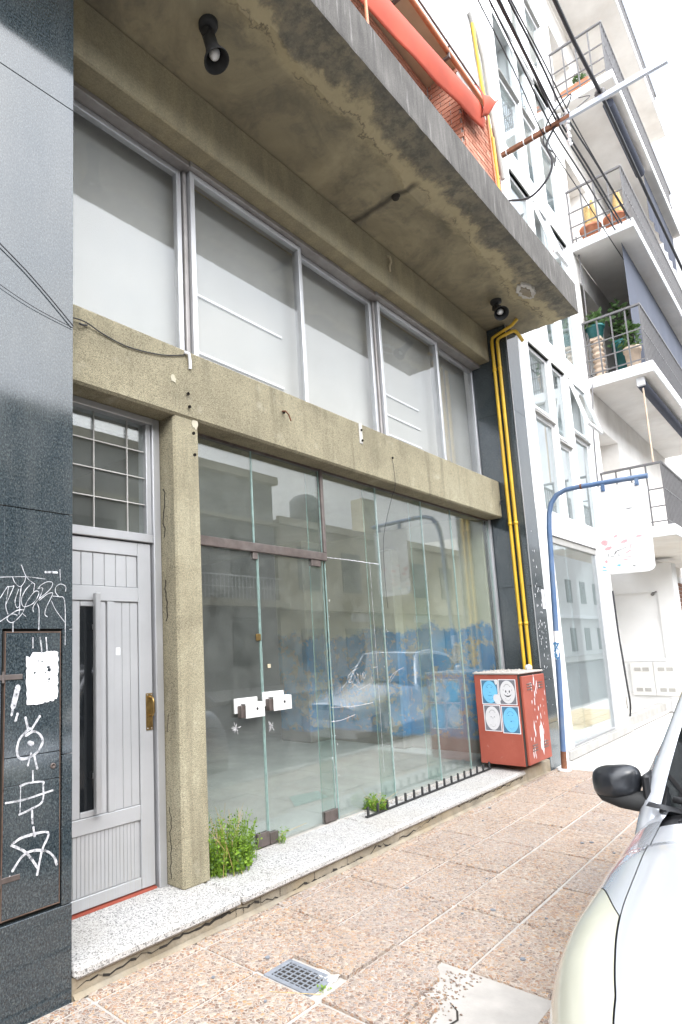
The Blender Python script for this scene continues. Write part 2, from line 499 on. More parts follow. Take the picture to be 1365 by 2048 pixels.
MAT['yellow'] = simple("yellow gas pipe paint", (.68, .43, .03), .45, 0, var=.12, scale=6, bump=.04, dirt=(.40, .24, .05), dirtamt=.35)
MAT['blue'] = simple("faded blue pole paint", (.095, .165, .30), .45, .1, var=.15, scale=7, bump=.06, dirt=(.24, .29, .36), dirtamt=.6)
def red_mat():
    k = N("faded red cabinet paint")
    f = k.noise(2.4, 6, .6); fine = k.noise(26, 6, .7)
    c = k.ramp(f, [(.3, (.30, .066, .042)), (.7, (.39, .102, .068))])
    c = k.mix(k.ramp(fine, [(.60, 0.0), (.70, .7)]), c, (.30, .07, .045))
    c = k.mix(k.ramp(k.noise(7, 7, .75, v=k.vec(1.5, 1.5, .6)), [(.63, 0.0), (.69, .75)]), c, (.46, .25, .21))
    return k.pbr(c, .55, .05, k.bump(fine, .1, .003), .4)
MAT['red'] = red_mat()
MAT['filler'] = simple('pale filler', (.44, .405, .31), .9, 0, var=.08, bump=.2)
MAT['paper'] = simple("weathered paper", (.80, .80, .82), .9, 0, var=.04, scale=20, bump=.05)
MAT['sticker_blue'] = simple("sticker sky blue", (.17, .50, .76), .7, 0, var=.05, scale=25, bump=0)
MAT['sticker_navy'] = simple("sticker dark blue", (.07, .17, .27), .7, 0, var=.1, scale=25, bump=0)
MAT['sticker_grey'] = simple("sticker dark grey", (.17, .17, .19), .7, 0, var=.1, scale=25, bump=0)
MAT['sticker_white'] = simple("sticker pale grey", (.66, .65, .66), .7, 0, var=.04, scale=25, bump=0)
MAT['ink'] = simple("printing ink", (.05, .05, .06), .7, 0, var=.1, bump=0)
MAT['ink_blue'] = simple("blue printing ink", (.05, .20, .38), .7, 0, var=.1, bump=0)
MAT['pink'] = simple("faded pink sticker", (.70, .40, .42), .8, 0, var=.15, scale=30, bump=0)
MAT['rail'] = simple("grey railing enamel", (.15, .145, .145), .5, .3, var=.1, bump=.02)
MAT['terracotta'] = simple("terracotta", (.55, .22, .12), .85, 0, var=.12, scale=10, bump=.1)
MAT['teal'] = simple("teal glazed plastic", (.03, .16, .16), .4, 0, var=.1, bump=.02)
MAT['plaster'] = simple("cream moulded plaster", (.60, .47, .36), .9, 0, var=.12, scale=14, bump=.2)
MAT['soil'] = simple("potting soil", (.06, .045, .03), 1, 0, var=.3, bump=.3)
MAT['screen'] = simple("slate blue awning canvas", (.075, .084, .112), .85, 0, var=.08, scale=2, bump=.03)
MAT['screen_dark'] = simple("dark navy awning canvas", (.035, .04, .06), .8, 0, var=.12, scale=5, bump=.05)
MAT['red_canvas'] = simple("red awning canvas", (.40, .055, .022), .8, 0, var=.14, scale=3, bump=.08, bscale=14)
MAT['orange'] = simple("orange brown tube paint", (.50, .19, .09), .5, .1, var=.12, bump=.04)
MAT['cream'] = simple("cream soffit paint", (.50, .43, .30), .9, 0, var=.1, scale=3, bump=.08)
MAT['interior'] = simple("dusty cream interior", (.36, .35, .285), .92, 0, var=.1, scale=1.6, bump=.08, dirt=(.25, .24, .2), dirtamt=.4)
MAT['curtain'] = simple("pale blind", (.40, .395, .372), .95, 0, var=.13, scale=.9, bump=.03, dirt=(.30, .30, .27), dirtamt=.35)
MAT['floor'] = simple("dusty concrete floor", (.37, .375, .355), .85, 0, var=.15, scale=2.5, bump=.15, bscale=40, dirt=(.5, .49, .46), dirtamt=.5)
def dado_mat():
    k = N("peeling blue dado wall")
    x, y, z = k.sep()
    e = k.math('ADD', z, k.math('MULTIPLY', k.noise(2.2, 9, .75), .75))
    blue = k.ramp(k.noise(3, 5), [(.3, (.02, .19, .45)), (.7, (.05, .32, .62))])
    cream = k.ramp(k.noise(1.7, 5), [(.3, (.55, .53, .39)), (.7, (.68, .65, .49))])
    top = k.ramp(k.math('MULTIPLY', e, .4), [(.838, 0.0), (.86, 1.0)])
    peel = k.ramp(k.math('ADD', k.math('MULTIPLY', k.noise(3.6, 8, .72, dist=.2), .7), k.math('MULTIPLY', k.noise(15, 8, .8), .3)), [(.52, 0.0), (.545, .92)])
    fade = k.ramp(k.noise(2.1, 6, .65, dist=.3), [(.42, 0.0), (.72, .55)])
    tan = k.ramp(k.noise(12, 5), [(.3, (.33, .28, .20)), (.7, (.52, .47, .36))])
    c = k.mix(fade, k.mix(peel, blue, tan), (.24, .33, .39))
    c = k.mix(top, c, cream)
    low = k.ramp(z, [(.28, 1.0), (.33, 0.0)])
    c = k.mix(low, c, (.22, .20, .17))
    return k.pbr(c, .8, 0, k.bump(peel, .4, .004), .3)
MAT['dado'] = dado_mat()
def brick_mat():
    k = N("orange red brick")
    oi = k.n("ShaderNodeObjectInfo").outputs["Random"]
    c = k.ramp(oi, [(0, (.42, .17, .11)), (.5, (.52, .24, .165)), (1, (.60, .32, .23))])
    c = k.mix(1.0, c, k.ramp(k.noise(40, 4), [(.3, .82), (.7, 1.12)]), 'MULTIPLY')
    return k.pbr(c, .9, 0, k.bump(k.noise(70, 3), .3, .003), .2)
MAT['brick'] = brick_mat()
def stained_white():
    k = N("mould stained white wall")
    st = k.noise(2.2, 7, .65, v=k.vec(2.4, 1, .45)); f = k.noise(3, 6)
    c = k.ramp(f, [(.3, (.60, .59, .57)), (.7, (.74, .73, .71))])
    c = k.mix(k.ramp(st, [(.40, 0.0), (.62, .8)]), c, (.20, .20, .205))
    return k.pbr(c, .9, 0, k.bump(k.noise(60, 3), .2, .004), .2)
MAT['stained'] = stained_white()
MAT['paint_silver'] = simple("silver white car paint", (.66, .68, .72), .26, .45, var=.015, scale=3, bump=.01, bscale=900, coat=1.0)
MAT['headlamp'] = simple("yellowed headlamp lens", (.55, .54, .44), .22, .1, var=.08, scale=4, bump=.02, coat=.7)
MAT['carglass'] = simple("dark car glass", (.012, .014, .016), .04, 0, var=.05, bump=0, spec=.8)
MAT['asphalt'] = simple("worn pale asphalt", (.12, .12, .118), .95, 0, var=.25, scale=20, bump=.4, bscale=150)
MAT['kerb'] = simple("kerb concrete", (.34, .33, .31), .95, 0, var=.12, scale=5, bump=.3)
MAT['whitepave'] = simple("white cement paving", (.64, .62, .58), .9, 0, var=.07, scale=4, bump=.2, bscale=60, dirt=(.5, .46, .4), dirtamt=.35)
MAT['yellowtile'] = simple("yellow sidewalk tile", (.60, .47, .27), .9, 0, var=.1, scale=9, bump=.2)
MAT['sill'] = simple("grey cement sill", (.40, .39, .37), .9, 0, var=.1, scale=6, bump=.2, dirt=(.27, .26, .24), dirtamt=.5)
MAT['drain'] = simple('grey drain plastic', (.20, .215, .24), .7, 0, var=.15, scale=30, bump=.1)
MAT['earth'] = simple("bare ground", (.20, .18, .15), 1, 0, var=.2, scale=2, bump=.2)
MAT['opp_cream'] = simple("opposite cream wall", (.56, .51, .39), .9, 0, var=.1, scale=1.2, bump=.1, dirt=(.30, .27, .21), dirtamt=.4)
MAT['opp_grey'] = simple("opposite grey wall", (.38, .38, .36), .9, 0, var=.1, scale=1.0, bump=.1, dirt=(.25, .25, .24), dirtamt=.4)
MAT['shutter'] = simple("grey shutter slats", (.15, .165, .16), .6, 0, var=.1, bump=.02)
MAT['darkroom'] = simple("dim room lining", (.10, .10, .10), .95, 0, var=.1, bump=0)
MAT['galv'] = simple("galvanised steel", (.46, .49, .55), .45, .5, var=.08, scale=9, bump=.03)
MAT['ceramic'] = simple("white insulator ceramic", (.75, .75, .76), .25, 0, var=.03, bump=0)
MAT['bulb'] = simple("frosted bulb glass", (.80, .80, .78), .3, 0, var=.02, bump=0)
MAT['tank'] = simple("grey water tank", (.17, .175, .18), .7, 0, var=.1, bump=.05)
MAT['cactus'] = simple("ochre cactus", (.55, .38, .16), .9, 0, var=.2, scale=30, bump=.3)
def leaf(name, a, b):
    k = N(name)
    oi = k.noise(30, 3)
    c = k.ramp(oi, [(.3, a), (.7, b)])
    p = k.n("ShaderNodeBsdfPrincipled"); k.set(p, "Base Color", c); p.inputs["Roughness"].default_value = .6
    t = k.n("ShaderNodeBsdfTranslucent"); k.set(t, "Color", c)
    m = k.n("ShaderNodeMixShader"); m.inputs[0].default_value = .35
    k.t.links.new(p.outputs[0], m.inputs[1]); k.t.links.new(t.outputs[0], m.inputs[2]); k.t.links.new(m.outputs[0], k.out.inputs[0])
    return k.mat
MAT['weed'] = leaf("weed leaves", (.13, .25, .02), (.30, .46, .05))
MAT['weed_dark'] = leaf('darker weed leaves', (.07, .15, .03), (.16, .26, .06))
MAT['plant'] = leaf("pot plant leaves", (.04, .09, .03), (.12, .20, .06))

def glass(name, f0, tint, dust=(.05, .25), dustcol=(.6, .62, .58), rough=0.0, wob=.0):
    k = N(name)
    tr = k.n("ShaderNodeBsdfTransparent"); tr.inputs[0].default_value = (*tint, 1)
    gl = k.n("ShaderNodeBsdfGlossy"); gl.inputs["Roughness"].default_value = rough
    gl.inputs["Color"].default_value = (.97, .985, 1.0, 1)
    if wob > 0:
        k.t.links.new(k.bump(k.noise(1.1, 2), wob, .02), gl.inputs["Normal"])
    g = k.geo
    d = k.n("ShaderNodeVectorMath", operation='DOT_PRODUCT'); k.t.links.new(g.outputs["Normal"], d.inputs[0]); k.t.links.new(g.outputs["Incoming"], d.inputs[1])
    c = k.math('ABSOLUTE', d.outputs["Value"])
    p5 = k.math('POWER', k.math('SUBTRACT', 1.0, c), 5.0)
    fr = k.math('MULTIPLY_ADD', p5, 1-f0, f0)
    m = k.n("ShaderNodeMixShader"); k.t.links.new(fr, m.inputs[0]); k.t.links.new(tr.outputs[0], m.inputs[1]); k.t.links.new(gl.outputs[0], m.inputs[2])
    df = k.n("ShaderNodeBsdfDiffuse"); df.inputs[0].default_value = (*dustcol, 1)
    du = k.math('ADD', k.ramp(k.noise(2.3, 7, .7), [(.35, dust[0]), (.75, dust[1])]), k.ramp(k.noise(60, 3, .6), [(.66, 0.0), (.74, dust[1])]))
    m2 = k.n("ShaderNodeMixShader"); k.t.links.new(du, m2.inputs[0]); k.t.links.new(m.outputs[0], m2.inputs[1]); k.t.links.new(df.outputs[0], m2.inputs[2])
    k.t.links.new(m2.outputs[0], k.out.inputs[0])
    return k.mat
MAT['shopglass'] = glass("dusty shop glass", .072, (.94, .97, .96), (.022, .09), wob=.012)
MAT['upglass'] = glass("upper window glass", .036, (.97, .975, .975), (.01, .02), wob=.006)
MAT['finglass'] = glass("green glass fin", .04, (.80, .90, .87), (.02, .10))
MAT['aptglass'] = glass("apartment glass", .15, (.93, .97, .97), (.01, .03))
MAT['glassedge'] = simple("green glass edge", (.30, .42, .39), .3, 0, var=.2, scale=20, bump=0)

# ================================================================== ground, road, pavement
obj('ground', MB().quad((-120,-120,-.30),(160,-120,-.30),(160,120,-.30),(-120,120,-.30)), MAT['earth'], kind='structure', label='bare earth under the street')
obj('road', MB().box(-60, 90, -10.2, -1.83, -.29, -.13), MAT['asphalt'], kind='structure', label='asphalt roadway beside the pavement')
kb = MB()
for i in range(-20, 60):
    kb.box(i*1.0+.004, i*1.0+.996, -1.83, -1.68, -.28, .0, c=.015)
obj('kerb', kb, MAT['kerb'], kind='structure', label='concrete kerb along the parked car')
pav = obj('pavement', MB().box(-6, 8.18, -1.68, .0, -.28, -.012), MAT['mortar'], kind='structure', label='pavement of exposed pebble slabs with pale mortar joints')
XJ = [2.325 + .667*k for k in range(-8, 10)]
XJ = [x for x in XJ if x < 8.1] + [8.17]
YJ = [-.004, -.088, -.467, -.846, -1.226, -1.605, -1.675]
def slab_mesh(x0, x1, y0, y1, z1, tilt=(0,0)):
    mb = MB(); g = .009
    mb.box(x0+g, x1-g, y0+g, y1-g, -.05, z1, c=.006)
    cx, cy = (x0+x1)/2, (y0+y1)/2
    mb.v = [(a, b, c + ((a-cx)*tilt[0] + (b-cy)*tilt[1] if c > -.03 else 0)) for a, b, c in mb.v]
    return mb
def irregular(pts, seed, amp=.012, sub=5):
    rr = random.Random(seed); out = []
    n = len(pts)
    for i in range(n):
        a = pts[i]; b = pts[(i+1) % n]; rough = a[2] if len(a) > 2 else 0
        for k in range(sub if rough else 1):
            t = k/sub
            jx = rr.uniform(-amp, amp) if rough and k else 0; jy = rr.uniform(-amp, amp) if rough and k else 0
            out.append((a[0]+(b[0]-a[0])*t+jx, a[1]+(b[1]-a[1])*t+jy))
    return out
for j in range(len(YJ)-1):
    y1, y0 = YJ[j], YJ[j+1]
    for i in range(len(XJ)-1):
        x0, x1 = XJ[i], XJ[i+1]
        if abs(x0-2.325) < .01 and j in (2, 3, 4): continue
        z = random.uniform(-.003, .003)
        tl = (random.uniform(-.006, .006), random.uniform(-.008, .008)) if j in (1,2,3,4) else (0, 0)
        obj('paving_slab', slab_mesh(x0, x1, y0, y1, z, tl), MAT['aggregate'], pav)
# cut slab beside the drain, broken slab and the missing slab filled with cement
obj('paving_slab', slab_mesh(2.335, 3.0, -.467, -.50, .002), MAT['aggregate'], pav)
obj('paving_slab', MB().prism([(2.56,-.835),(2.99,-.835),(2.99,-.50),(2.56,-.50)], -.05, .006), MAT['aggregate'], pav, label='raised pebble slab cut to fit beside the drain')
obj('paving_slab', MB().prism(irregular([(2.335,-1.22),(2.36,-1.222,1),(2.49,-1.19,1),(2.62,-1.17,1),(2.80,-1.16,1),(2.99,-1.09),(2.99,-.856),(2.335,-.856)], 3, .018), -.05, .004), MAT['aggregate'], pav, label='pebble slab broken away along its street edge')
obj('paving_slab', MB().prism(irregular([(2.40,-1.28,1),(2.52,-1.275,1),(2.64,-1.255,1),(2.67,-1.20,1),(2.6,-1.185,1),(2.46,-1.20,1)], 5, .012, 4), -.05, .0), MAT['aggregate'], pav, label='loose fragment of broken pebble slab')
obj('paving_slab', MB().prism(irregular([(1.68,-1.60),(2.30,-1.60,1),(2.33,-1.40,1),(2.42,-1.32,1),(2.36,-1.24),(1.68,-1.24)], 8, .02), -.05, -.001), MAT['aggregate'], pav)
cm = MB()
def cem(u, v):
    x = 2.328 + u*.67; y = -1.60 + v*.40
    return (x, y, -.022 + .012*noise.noise(Vector((x*5, y*5, 0))) + .004*noise.noise(Vector((x*30, y*30, 3))))
cm.grid(cem, 40, 26)
obj('cement_patch', cm, MAT['cement'], pav, label='pale rough cement filling where a slab is missing')
cm = MB()
cm.grid(lambda u, v: (2.33+u*.67, -.846+v*.35, -.018+.005*noise.noise(Vector((u*6, v*5, 1)))-.004*v), 20, 12)
obj('cement_patch', cm, MAT['cement'], pav, label='cement bedding around the drain grate')
cr_ = MB()
for (pts) in ([(2.43,-1.30),(2.47,-1.31),(2.52,-1.345),(2.60,-1.36)], [(2.60,-1.36),(2.66,-1.33),(2.70,-1.28)]):
    for a, b in zip(pts[:-1], pts[1:]):
        cr_.add([(a[0], a[1]-.004, -.010), (b[0], b[1]-.004, -.010), (b[0], b[1]+.006, -.010), (a[0], a[1]+.006, -.010)], [(0,1,2,3)])
obj('crack', cr_, MAT['crack'], pav)
# loose pebbles shed from the broken slab
pb = MB()
for i in range(260):
    t = random.random()
    x = random.uniform(2.34, 2.98); y = random.choice([random.uniform(-1.30, -1.15), random.gauss(-1.24, .05)])
    r = random.uniform(.003, .008)
    pb.lathe((x, y, -.012+r*.4), [(0.0005, -r*.6), (r, 0), (0.0005, r*.6)], 6)
for i in range(200):
    x = random.uniform(1.7, 7.5); y = random.uniform(-.075, -.005); r = random.uniform(.002, .007)
    pb.lathe((x, y, .002), [(0.0005, -r*.6), (r, 0), (0.0005, r*.6)], 5)
obj('loose_pebbles', pb, MAT['aggregate'], pav, kind='stuff', label='loose pebbles shed from the broken slabs')

gs = MB(); rr = random.Random(31)
for i in range(34):
    x, y, r = rr.uniform(1.7, 7.8), rr.uniform(-1.6, -.1), rr.uniform(.006, .016)
    if 2.3 < x < 3.0 and y < -.45: continue
    gs.prism([(x+r*rr.uniform(.75,1.15)*math.cos(2*math.pi*k/9), y+r*rr.uniform(.75,1.15)*math.sin(2*math.pi*k/9)) for k in range(9)], .003, .0075)
obj('gum_spots', gs, MAT['drain'], pav, kind='stuff', label='flattened grey gum spots on the slabs')
gt = thing('drain_grate', 'small grey plastic drain grate half buried in cement among the pebble slabs', 'drain grate', (2.43,-.64,0))
gb = MB()
gb.box(2.335, 2.535, -.79, -.755, -.03, -.004, c=.003).box(2.335, 2.535, -.53, -.505, -.03, -.004, c=.003)
gb.box(2.335, 2.36, -.755, -.53, -.03, -.004, c=.003).box(2.51, 2.535, -.755, -.53, -.03, -.004, c=.003)
obj('frame', gb, MAT['drain'], gt)
for i in range(5):
    obj('bar', MB().box(2.36+.15*(i+.5)/5-.0035, 2.36+.15*(i+.5)/5+.0035, -.755, -.53, -.0112, -.0062), MAT['drain'], gt)
for i in range(7):
    obj('bar', MB().box(2.36, 2.51, -.755+.225*(i+.5)/7-.003, -.755+.225*(i+.5)/7+.003, -.0112, -.0066), MAT['drain'], gt)
dd = MB()
dd.grid(lambda u, v: (2.43+.17*u, -.80+.20*v, -.022+.026*math.sin(min(1, u*1.6)*math.pi/2)*(1-v*v)*(.7+.6*noise.noise(Vector((u*5, v*5, 2))))), 18, 18)
obj('cement_spill', dd, MAT['cement'], gt)
obj('drain_hole', MB().box(2.345, 2.525, -.77, -.52, -.04, -.0098), MAT['crack'], gt)

pv2 = obj('white_pavement', MB().box(8.185, 40, -1.68, .0, -.28, .0), MAT['whitepave'], kind='structure', label='pale cement pavement in front of the white apartment block')
for i in range(9):
    for j in range(4):
        obj('paving_tile', MB().box(11.6+i*.4+.005, 11.6+i*.4+.395, -1.62+j*.25+.005, -1.62+j*.25+.245, -.02, .006, c=.004), MAT['yellowtile'], pv2)
obj('far_pavement', MB().box(-60, 90, -14.0, -10.2, -.28, .0), MAT['kerb'], kind='structure', label='pavement on the opposite side of the street')
obj('manhole_cover', MB().box(9.35, 9.85, -.86, -.50, -.02, .008, c=.004), MAT['sill'], pv2)

# ================================================================== the empty shop building
SHOP = thing('shop_building', 'empty shop building with pebbledash beam, glass front, grey door and concrete canopy', 'building', (5.0, .4, 0))
# --- canopy slab
cb = MB()
X0, X1, YF, YB, ZS, ZT = -1.2, 8.48, -.756, -.004, 5.70, 6.115
def sof(u, v):
    x = X0+(X1-X0)*u; y = YF+(.30-YF)*v
    n1 = noise.noise(Vector((x*1.3, y*1.3, 1.7)))*.008
    ln = -.40+.12*noise.noise(Vector((x*.9, 5, 0)))+.05*noise.noise(Vector((x*4, 9, 0)))
    d = y-ln
    rid = .020*math.exp(-(d/.05)**2) + (.010 if d < 0 else 0)*(1 if noise.noise(Vector((x*3, y*3, 4))) > -.2 else .3)
    edge = min(1, (y-YF)/.03, (X1-x)/.03+.001) if x > X1-.1 or y < YF+.1 else 1
    return (min(x, 8.41) if y > YB-.02 else x, y, ZS - (n1+rid)*max(0, edge))
cb.grid(sof, 420, 46, 0, False)
obj('canopy_soffit', cb, MAT['soffit'], SHOP, recalc=False)
cf = MB()
cf.box(X0, X1, YF, YB, ZS+.012, ZT, c=.006).box(X0, 8.41, YB, .6, ZS+.02, ZT)
for i in range(3):
    pass
obj('canopy', cf, MAT['fascia'], SHOP)
# strip of the fascia's foot, chipped
ch = MB()
ch.grid(lambda u, v: (X0+(X1-X0)*u, YF-.001-.002*v, ZS-.004+.02*v+.006*noise.noise(Vector((u*90, 0, 0)))*(1-v)), 300, 2, 0, False)
obj('canopy_edge', ch, MAT['fascia'], SHOP)
mk = MB()
rr = random.Random(4)
for i in range(30):
    a = 2*math.pi*i/30
pc = [(7.37+.20*math.cos(2*math.pi*i/26)*(1+.12*math.sin(i*2.3)), -.49+.085*math.sin(2*math.pi*i/26)*(1+.15*math.cos(i*3.1))) for i in range(26)]
mk.prism(pc, ZS-.040, ZS+.01)
obj('mortar_patch', mk, MAT['cement'], SHOP, label='oval pale patch of rough mortar under the canopy')
mk = MB()
mk.prism([(7.37+.13*math.cos(2*math.pi*i/22)*(1+.3*math.sin(i*1.9)), -.49+.045*math.sin(2*math.pi*i/22)*(1+.3*math.cos(i*2.7))) for i in range(22)], ZS-.046, ZS-.038)
obj('exposed_brick', mk, MAT['riser'], SHOP)
mk = MB()
mk.lathe((4.85,-.22,ZS-.02), [(.001,-.012),(.028,-.01),(.045,.03)], 14)
obj('lamp_hole', mk, MAT['crack'], SHOP, label='black stub where a canopy lamp is missing')
# --- lintel, beam, pillar
lt = MB()
lt.box(1.5, 8.0, .24, .70, 5.25, 5.695, c=.012)
obj('lintel', lt, MAT['lintel'], SHOP)
bm_ = MB()
bm_.box(1.5, 7.985, .27, .62, 3.115, 3.605, c=.015)
obj('beam', bm_, MAT['pebble'], SHOP)
pl = MB()
pl.box(2.512, 2.735, .285, .60, .13, 3.13, c=.014)
obj('pillar', pl, MAT['pebble'], SHOP)
mk = MB(); mk.box(4.725, 4.775, .262, .272, 3.40, 3.60, c=.003)
obj('plaster_strip', mk, MAT['cement'], SHOP)
mk = MB()
for (x, z) in ((4.75,3.53),(4.755,3.43),(5.28,3.37),(3.63,3.41),(2.62,3.28),(2.66,3.01),(2.665,2.86),(2.63,3.19)):
    mk.lathe((x, .262, z), [(.0005,.0),(.011,.002),(.011,.012)], 10, axis=(0,-1,0))
obj('anchor_hole', mk, MAT['crack'], SHOP, kind='stuff')
mk = MB()
mk.tube([(3.62,.265,3.42),(3.625,.235,3.415),(3.65,.225,3.39),(3.69,.235,3.35)], .006, 6)
obj('wire_hook', mk, MAT['rust'], SHOP)
for (x, z, s) in ((2.70,3.10,.030),(2.50,3.36,.024)):
    mk = MB(); rr = random.Random(int(x*100+z*10))
    mk.prismy([(x+s*math.cos(-2*math.pi*i/16)*rr.uniform(.6,1.3), z+s*1.3*math.sin(-2*math.pi*i/16)*rr.uniform(.6,1.3)) for i in range(16)], .2655 if z > 3.12 else .281, .30)
    obj('filler_patch', mk, MAT['filler'], SHOP)
# rust coloured clamp stains and remains on the lintel
mk = MB()
mk.tube([(5.45,.238,5.60),(5.46,.215,5.59),(5.47,.21,5.53),(5.45,.22,5.48),(5.48,.236,5.44)], .012, 6)
obj('broken_bracket', mk, MAT['cream'], SHOP)
# white run-off smears and crack in pillar side
mk = MB()
def crk(pts, y=None, x=None, w=.006):
    for a, b in zip(pts[:-1], pts[1:]):
        if x is not None:
            mk.add([(x, a[0]-w, a[1]), (x, b[0]-w, b[1]), (x, b[0]+w, b[1]), (x, a[0]+w, a[1])], [(0,1,2,3)])
rr = random.Random(11)
for z0, z1 in ((.18, .62), (1.05, 1.2), (1.75, 2.05), (2.3, 2.65)):
    z = z0; pts = []
    while z < z1:
        pts.append((.40+rr.uniform(-.014, .014), z)); z += .03
    crk(pts, x=2.5095, w=rr.uniform(.003, .007))
obj('crack', mk, MAT['crack'], SHOP, kind='stuff')
# --- step of washed terrazzo slabs on a cracked riser
ST = obj('step', MB().box(1.596, 8.0, .004, .62, -.05, .085), MAT['riser'], SHOP)
for (a, b, sk) in ((1.598, 2.684, .0), (2.694, 4.384, .004), (4.400, 7.15, .03)):
    s_ = MB()
    s_.box(a, b, -.032+sk*.3, .52, .08, .138-sk*.15, c=.016)
    obj('step_slab', s_, MAT['terrazzo'], ST)
obj('riser_end', MB().box(7.156, 7.985, -.004, .5, -.02, .13, c=.01), MAT['riser'], ST)
ck = MB(); rr = random.Random(2)
x = 1.62; z = .035; 
while x < 7.1:
    x2 = x+rr.uniform(.02, .05); z2 = min(.07, max(.008, z+rr.uniform(-.018, .018))); w = rr.choice([.002, .003, .006, .009])*(1.3 if 2.4 < x < 4.0 else .7)
    if not (3.02 < x < 3.12 or 5.1 < x < 5.5):
        ck.add([(x, .001, z-w), (x2, .001, z2-w), (x2, .001, z2+w), (x, .001, z+w)], [(0,1,2,3)])
    x, z = x2, z2
for x in (2.66, 2.72, 2.87, 3.05, 3.4, 3.78, 4.5, 5.2):
    z = .08
    while z > .03:
        ck.add([(x-.002, .0005, z), (x+.002, .0005, z), (x+.004+rr.uniform(-.004,.004), .0005, z-.012), (x+rr.uniform(-.004,.004), .0005, z-.012)], [(0,1,2,3)]); z -= .012
obj('crack', ck, MAT['crack'], ST, recalc=False, kind='stuff')
cz = MB()
def bz(u, v):
    x = 1.6+6.3*u
    return (x, .0-.045*v*(.5+.7*noise.noise(Vector((x*3,1,0)))), .014*(1-v)**2+.003*noise.noise(Vector((x*22, v*5, 0)))-.004*v+.002)
cz.grid(bz, 200, 4)
obj('mortar_fillet', cz, MAT['riser'], ST)

# --- granite pilasters
GL = obj('granite_pilaster', MB().box(-.6, 1.572, .024, .52, -.2, 6.0), MAT['crack'], SHOP)
zj = [-.06, .415, 1.088, 2.255, 4.57, 5.695]
for i in range(len(zj)-1):
    for (a, b) in ((-.6, .30), (.303, 1.2), (1.2, 1.594)):
        if b == 1.594 or a == .303:
            pass
    z0, z1 = zj[i]+.002, zj[i+1]-.002
    if z0 > .4 and z1 < 2.3:
        obj('granite_slab', MB().box(-.6, 1.238, 0, .023, z0, z1, c=.0015), MAT['granite'], GL)
        if i == 1:
            obj('granite_slab', MB().box(1.541, 1.594, 0, .03, z0, z1, c=.0015), MAT['granite'], GL)
        else:
            obj('granite_slab', MB().box(1.541, 1.594, 0, .03, z0, 1.679, c=.0015), MAT['granite'], GL)
            obj('granite_slab', MB().box(1.238, 1.594, 0.0005, .03, 1.682, z1, c=.0015), MAT['granite'], GL)
    else:
        obj('granite_slab', MB().box(-.6, 1.594, 0, .03, z0, z1, c=.0015), MAT['granite'], GL)
for z0, z1 in zip(zj[:-1], zj[1:]):
    obj('granite_slab', MB().box(1.574, 1.5935, .0305, .52, z0+.002, z1-.002, c=.001), MAT['granite'], GL)
HA = obj('service_hatch', MB().box(1.246, 1.534, .006, .022, .43, 1.672), MAT['crack'], SHOP, label='granite faced meter hatch with rusty steel edge frame')
for z0, z1 in ((.438, .985), (.988, 1.107), (1.110, 1.664)):
    obj('granite_slab', MB().box(1.255, 1.526, -.001, .005, z0, z1, c=.001), MAT['granite'], HA)
fr = MB()
fr.box(1.2515, 1.2545, -.002, .01, .432, 1.671).box(1.5265, 1.5295, -.002, .01, .432, 1.671).box(1.2546, 1.5264, -.0025, .01, 1.6645, 1.6685).box(1.2546, 1.5264, -.0025, .01, .434, .4375)
obj('edge_frame', fr, MAT['brown_rust'], HA)
obj('hinge', MB().box(1.23, 1.335, -.006, -.0015, 1.452, 1.476, c=.002).tube([(1.243,-.006,1.44),(1.243,-.006,1.49)], .006), MAT['brown'], HA)
obj('hinge', MB().box(1.23, 1.335, -.006, -.0015, .588, .612, c=.002).tube([(1.243,-.006,.575),(1.243,-.006,.625)], .006), MAT['brown'], HA)
obj('lock', MB().lathe((1.492,-.001,1.045), [(.0005,.0),(.006,.001),(.006,.006),(.013,.006),(.013,-.002)], 14, axis=(0,-1,0)), MAT['brown'], HA)
